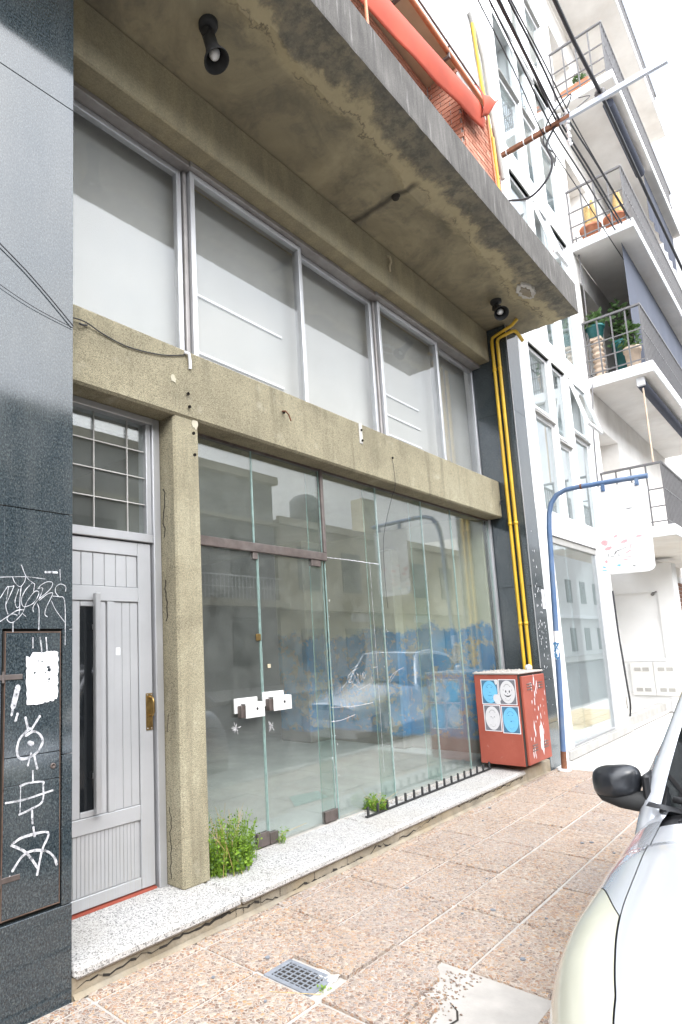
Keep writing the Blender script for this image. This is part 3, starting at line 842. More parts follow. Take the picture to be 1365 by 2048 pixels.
GRAF_A=[
 (0.0040,[(1.222,1.917),(1.339,1.926),(1.443,1.921)]),
 (0.0050,[(1.323,1.980),(1.348,1.926),(1.385,1.897),(1.390,1.894),(1.385,1.859)]),
 (0.0050,[(1.224,1.822),(1.244,1.856),(1.261,1.875),(1.252,1.809),(1.251,1.779),(1.261,1.749)]),
 (0.0050,[(1.252,1.796),(1.286,1.875),(1.280,1.878),(1.261,1.875)]),
 (0.0040,[(1.281,1.919),(1.292,1.896),(1.318,1.878),(1.339,1.902),(1.344,1.924)]),
 (0.0050,[(1.311,1.866),(1.294,1.811),(1.303,1.780),(1.317,1.784),(1.314,1.750)]),
 (0.0050,[(1.379,1.900),(1.347,1.867),(1.326,1.825),(1.328,1.795),(1.344,1.785),(1.384,1.803),(1.410,1.842),(1.408,1.860),(1.387,1.855),(1.351,1.806),(1.330,1.754),(1.288,1.713),(1.264,1.716),(1.258,1.733),(1.281,1.750),(1.305,1.745)]),
 (0.0060,[(1.226,1.716),(1.267,1.743),(1.305,1.767),(1.337,1.771)]),
 (0.0060,[(1.323,1.880),(1.318,1.825),(1.317,1.771)]),
 (0.0060,[(1.286,1.713),(1.286,1.669)]),
 (0.0040,[(1.330,1.754),(1.347,1.740)]),
 (0.0050,[(1.409,1.874),(1.424,1.892),(1.455,1.908),(1.482,1.906),(1.478,1.884),(1.455,1.858),(1.410,1.821),(1.384,1.786),(1.385,1.762)]),
 (0.0050,[(1.406,1.872),(1.432,1.875),(1.415,1.828)]),
 (0.0050,[(1.416,1.818),(1.455,1.848),(1.482,1.856),(1.480,1.841),(1.452,1.787),(1.444,1.752),(1.456,1.740)]),
 (0.0060,[(1.405,1.800),(1.414,1.769),(1.413,1.679)]),
 (0.0050,[(1.553,1.866),(1.553,1.891),(1.525,1.901),(1.501,1.885),(1.499,1.860),(1.517,1.839),(1.549,1.815),(1.552,1.604)]),
 (0.0050,[(1.486,1.840),(1.517,1.839)]),
 (0.0040,[(1.478,1.816),(1.502,1.771),(1.550,1.714)]),
 (0.0040,[(1.525,1.919),(1.522,1.973)]),
 (0.0070,[(1.384,1.640),(1.385,1.594)]),
 (0.0090,[(1.421,1.641),(1.430,1.576)]),
 (0.0100,[(1.451,1.639),(1.457,1.575)]),
 (0.0140,[(1.446,1.955),(1.505,1.957)]),
 (0.0300,[(1.314,1.417),(1.293,1.334)]),
 (0.0120,[(1.293,1.334),(1.286,1.296)]),
]
GRAF_B=[
 (0.0160,[(1.352,1.278),(1.364,1.228)]),
 (0.0180,[(1.421,1.277),(1.382,1.223)]),
 (0.0180,[(1.373,1.227),(1.329,1.192),(1.313,1.146),(1.322,1.107),(1.357,1.097),(1.410,1.117),(1.437,1.162),(1.421,1.197),(1.391,1.212),(1.356,1.199)]),
 (0.0300,[(1.373,1.164),(1.384,1.159)]),
 (0.0150,[(1.380,1.115),(1.366,1.066)]),
 (0.0170,[(1.395,1.108),(1.411,1.046)]),
 (0.0120,[(1.390,1.038),(1.391,0.990)]),
 (0.0140,[(1.332,0.982),(1.370,0.988),(1.439,0.982),(1.442,0.965),(1.439,0.896),(1.389,0.874),(1.329,0.860)]),
 (0.0060,[(1.333,0.979),(1.331,0.859)]),
 (0.0140,[(1.266,0.921),(1.354,0.920),(1.436,0.929),(1.491,0.935)]),
 (0.0150,[(1.388,0.874),(1.391,0.810)]),
 (0.0160,[(1.396,0.791),(1.402,0.753)]),
 (0.0170,[(1.305,0.747),(1.356,0.761),(1.468,0.754),(1.439,0.684),(1.416,0.586)]),
 (0.0180,[(1.294,0.739),(1.362,0.692),(1.416,0.617)]),
 (0.0180,[(1.301,0.632),(1.345,0.681),(1.397,0.692),(1.463,0.673),(1.499,0.638),(1.512,0.605)]),
 (0.0100,[(1.288,0.613),(1.283,0.602)]),
 (0.0180,[(1.305,1.270),(1.313,1.298)]),
]
GLASS_W=[
 (0.0040,[(4.568,1.273),(4.625,1.288),(4.603,1.307),(4.565,1.282),(4.565,1.251),(4.595,1.232),(4.628,1.243)]),
 (0.0040,[(4.643,1.314),(4.679,1.276),(4.706,1.225)]),
 (0.0040,[(4.680,1.285),(4.625,1.221)]),
 (0.0040,[(4.699,1.311),(4.737,1.282),(4.714,1.301),(4.726,1.255),(4.737,1.214),(4.709,1.252)]),
 (0.0040,[(4.764,1.308),(4.773,1.239),(4.797,1.306),(4.797,1.233)]),
 (0.0040,[(4.815,1.314),(4.844,1.281),(4.816,1.255),(4.809,1.301)]),
 (0.0030,[(4.467,1.192),(4.548,1.239)]),
 (0.0030,[(4.440,1.224),(4.441,1.167)]),
 (0.0030,[(4.614,1.191),(4.672,1.209),(4.716,1.170),(4.748,1.164),(4.911,1.203)]),
 (0.0030,[(4.966,1.302),(4.936,1.262),(4.965,1.218)]),
 (0.0030,[(4.639,1.350),(4.740,1.381)]),
 (0.0030,[(4.604,1.316),(4.736,1.352)]),
]
GLASS_C=[
 (0.0060,[(4.297,1.044),(4.626,1.025),(4.934,1.030)]),
 (0.0060,[(4.295,0.927),(4.437,0.926),(4.638,0.951)]),
 (0.0080,[(4.353,2.326),(4.685,2.329),(5.200,2.328)]),
 (0.0040,[(4.984,1.346),(5.052,1.346)]),
 (0.0040,[(5.217,1.188),(5.324,1.269),(5.531,1.322)]),
 (0.0040,[(5.266,1.197),(5.427,1.301),(5.554,1.302)]),
]
gm = MB()
for w, p in GRAF_A[:18]: gm.ribbon(p, w*.8, -.0035)
obj('graffiti', gm, MAT['graf'], SHOP, label='looping white marker tag with drips', recalc=False)
for w, p in GRAF_A[18:]:
    obj('paint_stroke', MB().ribbon(p, w*.85, -.0035), MAT['graf'], SHOP, recalc=False)
for sl, lb in ((slice(0, 6), 'white painted ring with a dot and two horns'), (slice(6, 11), 'white painted box sign crossed by a bar'), (slice(11, 15), 'white painted triangle with an arch across it'), (slice(15, 16), None), (slice(16, 17), None)):
    gm = MB()
    for w, p in GRAF_B[sl]: gm.ribbon(p, w*.74, -.0045)
    obj('graffiti', gm, MAT['graf'], SHOP, label=lb, recalc=False)
pm = MB(); rr = random.Random(6)
def edge(a, b, n, j):
    return [(a[0]+(b[0]-a[0])*t/n+(rr.uniform(-j, j) if t else 0), a[1]+(b[1]-a[1])*t/n+(rr.uniform(-j, j) if t else 0)) for t in range(n)]
po = edge((1.352,1.555),(1.378,1.545),3,.003)+edge((1.383,1.572),(1.452,1.569),8,.003)+edge((1.458,1.577),(1.512,1.574),6,.003)+edge((1.515,1.57),(1.513,1.40),14,.004)+edge((1.516,1.385),(1.511,1.355),3,.003)+edge((1.508,1.35),(1.44,1.335),8,.004)+edge((1.44,1.335),(1.36,1.33),6,.003)+edge((1.357,1.335),(1.352,1.555),16,.004)
pm.prismy(po[::-1], -.0046, -.0038)
PO = obj('torn_poster', pm, MAT['paper'], label='blank white torn poster pasted on the granite meter hatch', cat='poster')
tm = MB()
for (cx, cz_, s, n) in ((1.462,1.500,.010,9),(1.470,1.488,.013,9),(1.395,1.478,.007,7),(1.467,1.445,.007,7),(1.415,1.532,.006,5),(1.430,1.527,.006,5),(1.448,1.476,.005,6),(1.463,1.433,.006,6)):
    tm.add([(cx+s*rr.uniform(.4,1.2)*math.cos(2*math.pi*i/n), -.0051, cz_+s*rr.uniform(.4,1.1)*math.sin(2*math.pi*i/n)) for i in range(n)], [tuple(range(n))])
obj('tear', tm, MAT['granite'], PO)

GR = obj('granite_pilaster', MB().box(8.022, 8.40, .02, .5, -.2, 5.69), MAT['crack'], SHOP)
zr = [-.05, .53, 1.055, 2.215, 4.51, 5.69]
for i in range(len(zr)-1):
    m_ = MAT['granite_grey'] if i == 0 else MAT['granite']
    obj('granite_slab', MB().box(8.004, 8.42, 0, .019, zr[i]+.002, zr[i+1]-.002, c=.001), m_, GR)
    obj('granite_slab', MB().box(8.0, 8.021, .0195 if True else 0, .52, zr[i]+.002, zr[i+1]-.002, c=.001), MAT['granite'], GR)
obj('edge_trim', MB().box(7.998, 8.006, -.004, .004, 1.2, 5.69), MAT['alu'], GR)
obj('torn_sticker', MB().box(8.30, 8.40, -.003, -.0005, 1.93, 2.18), MAT['sticker_white'], GR)
# splashes of paint on the granite
sp = MB(); rr = random.Random(9)
for i in range(70):
    if rr.random() < .6: x, z = rr.uniform(8.06, 8.3), rr.gauss(1.9, .5)
    else: x, z = rr.uniform(8.06, 8.36), rr.uniform(1.2, 1.75)
    s = rr.uniform(.004, .016); n = 7
    sp.add([(x+s*rr.uniform(.4,1.2)*math.cos(2*math.pi*k/n), -.0012, z+1.6*s*rr.uniform(.4,1.2)*math.sin(2*math.pi*k/n)) for k in range(n)], [tuple(range(n))])
obj('paint_splash', sp, MAT['sticker_white'], GR, recalc=False)

# --- shop interior
ob = MB()
ob.box(2.76, 8.0, .52, 7.2, .06, .128)
obj('shop_floor', ob, MAT['floor'], SHOP)
obj('shop_back_wall', MB().box(2.6, 8.2, 7.0, 7.2, .13, 3.3), MAT['opp_grey'], SHOP)
obj('shop_side_wall', MB().box(7.92, 7.985, .53, 3.2, .13, 3.3), MAT['dado'], SHOP, label='side wall with peeling blue paint below cream')
obj('shop_side_wall', MB().box(7.925, 7.985, 3.7, 7.0, .13, 3.3), MAT['opp_grey'], SHOP)
obj('shop_side_wall', MB().box(2.60, 2.76, .61, 7.0, .0, 3.3), MAT['interior'], SHOP)
obj('shop_column', MB().box(7.45, 7.918, 3.15, 3.75, .13, 3.3, c=.02), MAT['dado'], SHOP)
obj('shop_column', MB().box(7.70, 7.918, 1.75, 1.95, .13, 2.9, c=.02), MAT['dado'], SHOP)
obj('shop_ceiling', MB().box(2.6, 8.2, .63, 7.2, 3.2, 3.3), MAT['interior'], SHOP)
obj('upper_floor', MB().box(1.4, 8.2, .63, 7.2, 3.31, 3.5), MAT['darkroom'], SHOP)
obj('window_blind', MB().box(1.5, 7.99, .60, .62, 3.60, 5.30), MAT['curtain'], SHOP)
hl = MB()
hl.box(1.3, 1.4, .55, 4, 0, 3.2).box(1.4, 2.6, 3.9, 4, 0, 3.2).box(1.4, 2.6, .55, 4, 3.0, 3.1).box(1.4, 2.6, .53, 4, .04, .12)
obj('hall_lining', hl, MAT['opp_grey'], SHOP)
# --- upper windows
def window(x0, x1, z0, z1, y, fw=.045, fd=.05):
    m = MB()
    m.box(x0, x0+fw, y, y+fd, z0, z1, c=.004).box(x1-fw, x1, y, y+fd, z0, z1, c=.004)
    m.box(x0+fw, x1-fw, y+.001, y+fd-.001, z1-fw, z1, c=.004).box(x0+fw, x1-fw, y+.001, y+fd-.001, z0, z0+fw, c=.004)
    w = obj('window', m, MAT['alu'], SHOP)
    obj('pane', MB().box(x0+fw-.006, x1-fw+.006, y+.022, y+.028, z0+fw-.006, z1-fw+.006), MAT['upglass'], w)
    return w
ZW0, ZW1 = 3.61, 5.205
window(1.52, 2.80, ZW0, ZW1, .480)
w2 = window(2.845, 4.20, ZW0, ZW1, .425)
window(4.19, 5.46, ZW0, ZW1, .480)
w4 = window(5.50, 6.86, ZW0, ZW1, .425)
window(6.84, 7.99, ZW0, ZW1, .480)
tk = MB()
tk.box(1.5, 2.82, .40, .55, 5.206, 5.249, c=.004).box(2.82, 5.40, .385, .55, 5.206, 5.249, c=.004).box(5.40, 7.99, .37, .55, 5.2065, 5.249, c=.004)
tk.box(2.805, 2.84, .46, .54, ZW0, ZW1, c=.004).box(5.465, 5.495, .46, .54, ZW0, ZW1, c=.004)
obj('window_track', tk, MAT['alu_dull'], SHOP)
for (a, b, zs_) in ((2.93, 4.06, (4.33, 3.845)), (5.58, 6.57, (4.295, 4.06, 3.83))):  # white bars added to imitate the bright streaks in two panes
    for z in zs_:
        obj('streak_bar', MB().box(a, b, .583, .597, z-.011, z+.011, c=.003), MAT['ceramic'], SHOP)
# --- shop front
EG = [MAT['shopglass'], MAT['glassedge']]
def panel(name, x0, x1, z0, z1, y, t=.010, parent=SHOP):
    m = MB()
    m.box(x0+.004, x1-.004, y, y+t, z0, z1)
    m.box(x0, x0+.004, y-.0005, y+t+.0005, z0, z1, 1).box(x1-.004, x1, y-.0005, y+t+.0005, z0, z1, 1)
    return obj(name, m, EG, parent)
YG = .447
dA = panel('glass_door', 2.775, 3.452, .15, 2.288, YG)
dB = panel('glass_door', 3.462, 4.292, .15, 2.288, YG)
panel('glass_panel', 2.74, 3.425, 2.362, 3.115, YG)
panel('glass_panel', 3.429, 4.298, 2.362, 3.115, YG)
for a, b in ((4.325, 5.222), (5.228, 6.142), (6.148, 6.85), (6.856, 7.93)):
    if a < 5:
        panel('glass_panel', a, b, .14, 2.326, YG); panel('glass_panel', a, b, 2.332, 3.115, YG)
    else:
        panel('glass_panel', a, b, .14, 3.115, YG)
for x in (4.302, 5.225, 6.145):
    m = MB(); m.box(x-.005, x+.005, YG+.012, YG+.15, .14, 3.11); m.box(x-.0055, x+.0055, YG+.15, YG+.153, .14, 3.11, 1)
    obj('glass_fin', m, [MAT['finglass'], MAT['glassedge']], SHOP)
obj('transom_bar', MB().box(2.74, 4.335, .425, .475, 2.290, 2.360, c=.004), MAT['brown'], SHOP)
obj('front_post', MB().box(4.299, 4.336, .425, .475, 2.361, 3.114, c=.004), MAT['brown'], SHOP)
obj('front_post', MB().box(7.935, 7.985, .42, .48, .14, 3.114, c=.004), MAT['alu'], SHOP)
obj('front_trim', MB().box(2.74, 7.93, .44, .475, 3.0955, 3.1145), MAT['brown'], SHOP)
obj('front_trim', MB().box(2.74, 7.93, .43, .50, .130, .1395), MAT['mortar'], SHOP)
def clip(x0, x1, z0, z1, par):
    obj('patch_fitting', MB().box(x0, x1, YG-.012, YG-.001, z0, z1, c=.002).box(x0, x1, YG+.011, YG+.022, z0, z1, c=.002), MAT['brown'], par)
clip(3.325, 3.455, .150, .245, dA); clip(3.462, 3.55, .150, .228, dB); clip(4.125, 4.30, .150, .235, dB)
clip(3.395, 3.452, 2.235, 2.289, dA); clip(4.12, 4.25, 2.235, 2.289, dB)
def lockplate(x0, x1, zc, par):
    m = MB()
    m.box(x0, x1, YG-.065, YG-.060, zc-.055, zc+.05, c=.002).box(x0, x1, YG-.0595, YG-.014, zc+.044, zc+.05, c=.002)
    m.box(x0-.06, x0+.18, YG-.013, YG-.001, zc-.02, zc+.085, c=.002)
    h = obj('lock_plate', m, MAT['offwhite'], par)
    obj('keyhole', MB().lathe(((x0+x1)/2+.02, YG-.0655, zc+.005), [(.0005,.001),(.011,.001),(.011,-.002)], 12, axis=(0,-1,0)), MAT['black'], h)
    obj('latch_body', MB().box(x0-.035, x0+.012, YG-.055, YG-.014, zc-.05, zc+.035, c=.003), MAT['brown'], h)
lockplate(3.20, 3.40, 1.12, dA); lockplate(3.50, 3.71, 1.145, dB)
obj('brass_tab', MB().box(3.40, 3.45, YG-.010, YG-.001, 1.615, 1.665, c=.002), MAT['brass'], dA)
obj('brass_tab', MB().box(3.515, 3.55, YG-.008, YG-.001, 1.405, 1.435, c=.002), MAT['cream'], dB)
gm = MB()
for w, p in GLASS_W+GLASS_C: gm.ribbon(p, w, YG-.002)
for x in (5.225, 6.145, 4.33):     # bird lime and tape residue along the seams
    rr = random.Random(int(x*10))
    for i in range(22):
        z = rr.uniform(.4, 2.6); s = rr.uniform(.002, .006)
        xx = x+rr.gauss(0, .03)
        gm.add([(xx+s*rr.uniform(.4,1.2)*math.cos(2*math.pi*k/7), YG-.0022, z+2*s*rr.uniform(.4,1.2)*math.sin(2*math.pi*k/7)) for k in range(7)], [tuple(range(7))])
for (a, b) in (((5.05,.4),(5.04,2.33)), ((5.225,.2),(5.222,3.0)), ((6.146,.2),(6.146,2.9))):
    gm.ribbon([a, ((a[0]+b[0])/2+.004, (a[1]+b[1])/2), b], .004, YG-.0015)
obj('glass_scratching', gm, MAT['graf'], SHOP, label='white scrawl and scratches on the shop glass', recalc=False)
for (x, z) in ((3.16, 1.00), (3.53, .98)):
    m = MB(); rr = random.Random(int(x*100))
    for k in range(14):
        a = rr.uniform(0, 6.28); l = rr.uniform(.015, .05)
        m.ribbon([(x, z), (x+l*math.cos(a), z+l*math.sin(a))], .004, YG-.0018)
    obj('impact_mark', m, MAT['sticker_white'], SHOP, recalc=False)
# posters on the inside of the last pane (stuck facing out)
# --- entrance door
dm = MB()
Yd = .458
dm.box(2.445, 2.505, .43, .55, .137, 3.113, c=.004).box(1.58, 2.445, .44, .54, 2.262, 2.318, c=.004).box(1.58, 2.445, .43, .54, 3.07, 3.113, c=.004)
dm.box(2.405, 2.444, .45, .54, 2.319, 3.069, c=.003)
DF = obj('door_frame', dm, MAT['alu'], SHOP)
TW = obj('transom_window', MB().box(1.58, 2.404, .485, .493, 2.319, 3.069), MAT['shopglass'], SHOP)
mt = MB()
for x in (1.76, 2.02, 2.27):
    mt.box(x-.0035, x+.0035, .474, .484, 2.319, 3.069)
for z in (2.52, 2.70, 2.88):
    mt.box(1.58, 2.404, .4745, .4845, z-.0035, z+.0035)
obj('glazing_bar', mt, MAT['sill'], TW)
DR = obj('entrance_door', MB().box(1.58, 2.436, .476, .51, .155, 2.258), MAT['door'], SHOP, label='brushed grey metal door with a long slit window')
def dbox(n, x0, x1, z0, z1, y0=.458, m='door', c=.003): return obj(n, MB().box(x0, x1, y0, .4755, z0, z1, c=c), MAT[m], DR)
dbox('stile', 2.332, 2.434, .158, 2.255)
dbox('rail', 1.58, 2.330, 2.168, 2.255); dbox('rail', 1.58, 2.330, 1.872, 1.962, .456); dbox('rail', 1.58, 2.330, .553, .640); dbox('rail', 1.58, 2.330, .158, .225)
x = 1.60
while x < 2.31:
    dbox('plank', x+.0015, min(x+.079, 2.328), 1.964, 2.166, .466, c=.003); x += .081
dbox('jamb', 1.80, 1.862, .642, 1.870, .458)
dbox('slit_frame', 1.864, 1.915, .642, 1.870, .464); dbox('slit_frame', 2.045, 2.092, .642, 1.870, .464)
dbox('slit_frame', 1.917, 2.043, 1.838, 1.870, .464); dbox('slit_frame', 1.917, 2.043, .642, .675, .464)
obj('slit_glass', MB().box(1.917, 2.043, .470, .4752, .677, 1.836), MAT['carglass'], DR)
obj('pull_bar', MB().box(1.985, 2.022, .405, .437, .66, 1.915, c=.004).box(1.995, 2.012, .437, .462, .85, .88).box(1.995, 2.012, .437, .462, 1.70, 1.73), MAT['alu'], DR)
dbox('jamb', 2.100, 2.150, .642, 1.870, .456)
for i in range(3):
    dbox('plank', 2.152+i*.0597, 2.152+(i+1)*.0597-.002, .642, 1.870, .466)
x = 1.585
while x < 2.31:
    dbox('plank', x+.0008, min(x+.0252, 2.329), .227, .551, .4675, c=.0015); x += .026
kp = MB(); kp.box(2.378, 2.428, .452, .4578, 1.075, 1.30, c=.001)
HD = obj('handle_plate', kp, MAT['brass'], DR)
obj('handle', MB().tube([(2.408,.452,1.275),(2.408,.425,1.272),(2.408,.416,1.25),(2.408,.416,1.19),(2.408,.425,1.165),(2.408,.452,1.162)], .0075, 8), MAT['brass'], HD)
obj('screw', MB().lathe((2.388,.4515,1.29),[(.0005,.0),(.004,.0),(.004,-.003)],8,axis=(0,-1,0)).lathe((2.418,.4515,1.29),[(.0005,.0),(.004,.0),(.004,-.003)],8,axis=(0,-1,0)).lathe((2.388,.4515,1.085),[(.0005,.0),(.004,.0),(.004,-.003)],8,axis=(0,-1,0)).lathe((2.418,.4515,1.085),[(.0005,.0),(.004,.0),(.004,-.003)],8,axis=(0,-1,0)), MAT['alu'], HD)
obj('lock_cylinder', MB().box(2.384, 2.420, .449, .4518, 1.10, 1.135, c=.001), MAT['brass'], HD)
obj('sticker', MB().box(2.165, 2.195, .4645, .4658, 1.545, 1.59), MAT['paper'], DR)
obj('threshold', MB().box(1.596, 2.436, .447, .50, .1385, .150), MAT['red'], SHOP)

# --- upper storey: brick parapet, recess with awning, stained wall
UW = obj('upper_wall', MB().box(-1.2, 8.42, .0, 1.6, 9.05, 14.5).box(-1.2, 8.42, .45, 1.6, 6.12, 9.05).box(7.26, 8.41, .03, .45, 6.12, 9.05), MAT['stained'], SHOP)
obj('recess_ceiling', MB().box(-1.2, 7.25, .01, .43, 9.03, 9.048), MAT['cream'], SHOP)
BP = obj('brick_parapet', MB().box(7.262, 8.415, .012, .029, 6.12, 8.75), MAT['mortar'], SHOP)
bw, bh = .235, .068
bx = {}
z = 6.95; row = 0
while z < 8.72:
    x = 7.262 - (bw/2 if row % 2 else 0)
    while x < 8.41:
        a, b = max(x+.006, 7.262), min(x+bw-.006, 8.414)
        if b-a > .03:
            obj('brick', MB().box(a, b, -.006+random.uniform(-.002,.002), .02, z+.006, z+bh-.006), MAT['brick'], BP)
        x += bw
    z += bh; row += 1
rb = MB()
z = 7.4; row = 0
while z < 9.0:
    y = .03 - (bw/2 if row % 2 else 0)
    while y < .42:
        rb.box(7.245, 7.2615, max(y+.006,.012), min(y+bw-.006, .42), z+.006, z+bh-.006); y += bw
    x = 3.2 - (bw/2 if row % 2 else 0)
    while x < 7.24:
        rb.box(x+.006, min(x+bw-.006, 7.24), .432, .4495, z+.006, z+bh-.006); x += bw
    z += bh; row += 1
obj('recess_bricks', rb, MAT['brick'], SHOP, kind='stuff', label='shaded brickwork inside the recess above the canopy')

# ================================================================== awning above the canopy
AW = thing('red_awning', 'torn red canvas awning sagging from an orange tube above the canopy', 'awning', (6.0, -.05, 8.9))
am = MB()
def awn(u, v):
    x = 2.6+(7.60-2.6)*u
    top = 8.42+(x-5.4)*.165; bot = 7.80+(x-4.9)*.16+.06*max(0, (u-.8)/.2)
    z = top+(bot-top)*v
    y = -.06-.07*math.sin(v*math.pi)*(.8+.2*math.sin(u*9)) + .006*math.sin(u*31+v*4)*v - .05*v
    return (x+.06*v*max(0, (u-.7)/.3), y, z+.008*math.sin(u*21+v*3)*v)
am.grid(awn, 80, 12)
me = obj('canvas', am, MAT['red_canvas'], AW)
me.modifiers.new('thick', 'SOLIDIFY').thickness = .006
fm = MB()
def flap(u, v):
    return (7.52+.42*u, -.09-.10*math.sin(v*2.6)-.05*u, 8.90-.03*u-(.50*(1-u)**.8+.06)*v+.02*math.sin(u*9+v*7))
fm.grid(flap, 14, 12)
obj('hanging_flap', fm, MAT['red_canvas'], AW).modifiers.new('thick', 'SOLIDIFY').thickness = .006
obj('roller_tube', MB().tube([(1.5,-.03,8.965),(8.03,-.03,8.965)], .028, 10), MAT['orange'], AW)
obj('front_rod', MB().tube([(1.5,-.06,9.035),(8.05,-.06,9.035)], .012, 6), MAT['brown'], AW)
for x in (3.4, 4.6, 5.8, 6.9):
    obj('bracket', MB().box(x-.02, x+.02, -.05, .12, 8.87, 8.90).box(x-.012, x+.012, -.05, -.02, 8.90, 9.03), MAT['brown'], AW)
obj('arm', MB().tube([(4.42,-.30,7.05),(4.45,-.28,7.6),(4.5,-.06,8.9)], .016, 8), MAT['orange'], AW)
obj('arm', MB().tube([(7.95,-.10,7.45),(7.95,-.06,8.93)], .013, 8), MAT['orange'], AW)

gp = 'yellow gas pipes'
o = MB(); o.tube([(7.86,-.03,10.2),(7.99,-.03,9.3),(8.16,-.03,8.45)], .022, 10)
tag(obj('gas_pipe', o, MAT['yellow']), 'yellow gas pipe high on the stained wall beside the awning', 'pipe', gp)
o = MB(); o.tube([(8.13,-.05,8.5),(8.16,-.05,7.9),(8.19,-.05,6.13)], .024, 10).lathe((8.163,-.05,7.9), [(.03,-.02),(.03,.02)], 10)
tag(obj('gas_pipe', o, MAT['yellow']), 'yellow gas pipe over the pink brick parapet', 'pipe', gp)
o = MB(); o.tube([(7.80,-.03,10.28),(7.95,-.04,10.05),(8.10,-.05,9.75),(8.2,-.05,9.0),(8.38,-.05,8.0)], .03, 8)
for i in range(14):
    o.lathe((8.1+.28*i/14, -.05, 9.75-1.7*i/14), [(.028,-.03),(.036,0),(.028,.03)], 8)
tag(obj('drain_pipe', o, MAT['sill']), 'crusty grey drain pipe down the edge of the stained wall', 'pipe')
for k, (y, dz) in enumerate(((.175, 0), (.105, -.005))):
    o = MB()
    if k == 0: pts = [(7.965,y,1.17),(7.965,y,5.50),(7.965,y-.012,5.545),(7.965,y-.05,5.56),(7.965,-.10,5.62),(7.965,-.17,5.68)]
    else: pts = [(7.965,y,1.17),(7.965,y,5.46),(7.965,y-.012,5.505),(7.965,y-.05,5.52),(7.968,-.10,5.54),(7.98,-.125,5.535),(8.03,-.135,5.52),(8.17,-.145,5.46)]
    o.tube(pts, .0215, 10)
    for z in (5.10, 3.02, 1.75): o.lathe((7.965, y, z), [(.0215,-.02),(.026,-.02),(.026,.02),(.0215,.02)], 10)
    tag(obj('gas_pipe', o, MAT['yellow']), ('yellow gas pipe on the granite nearest the shop glass, rising from the red cabinet', 'yellow gas pipe nearest the pilaster edge with an elbow jutting out below the canopy')[k], 'pipe', gp)

# ================================================================== red gas cabinet
CA = thing('gas_cabinet', 'dented red metal gas cabinet with round face stickers at the end of the step', 'gas cabinet', (7.36, .17, .19))
bm_ = MB()
bm_.box(7.0, 7.73, -.085, .40, .195, 1.172, c=.006)
obj('body', bm_, MAT['red'], CA)
obj('gap', MB().box(7.004, 7.72, -.0885, -.0852, .20, 1.165), MAT['crack'], CA)
dm = MB(); dm.box(7.045, 7.735, -.118, -.089, .205, 1.150, c=.006)
CD = obj('door', dm, MAT['red'], CA)
obj('lid', MB().box(6.99, 7.75, -.105, .41, 1.174, 1.196, c=.006), MAT['mortar'], CA)
for (x, z) in ((7.16,1.00),(7.50,1.00),(7.16,.34),(7.50,.34)):
    for i in range(3):
        obj('louvre', MB().box(x, x+.15, -.1235, -.1185, z+i*.030-.006, z+i*.030+.006, c=.002), MAT['brown'], CD)
rr = random.Random(21)
sp = MB()
for i in range(46):
    x = rr.gauss(7.36, .2); z = rr.uniform(.25, 1.12)
    if not 7.06 < x < 7.72: continue
    s = rr.uniform(.006, .02); n = 8; h = rr.uniform(1.2, 4.5)
    sp.add([(x+s*rr.uniform(.4,1.1)*math.cos(2*math.pi*k/n), -.1187, z+h*s*rr.uniform(.4,1.1)*math.sin(2*math.pi*k/n)) for k in range(n)], [tuple(range(n))])
sp.add([(7.47+.05*math.cos(a)*(1+.2*math.sin(3*a)), -.1189, .45+.17*math.sin(a)*(1+.2*math.cos(5*a))) for a in [2*math.pi*k/18 for k in range(18)]], [tuple(range(18))])
obj('paint_loss', sp, MAT['sticker_white'], CD, kind='stuff', recalc=False)
X = 6.9995
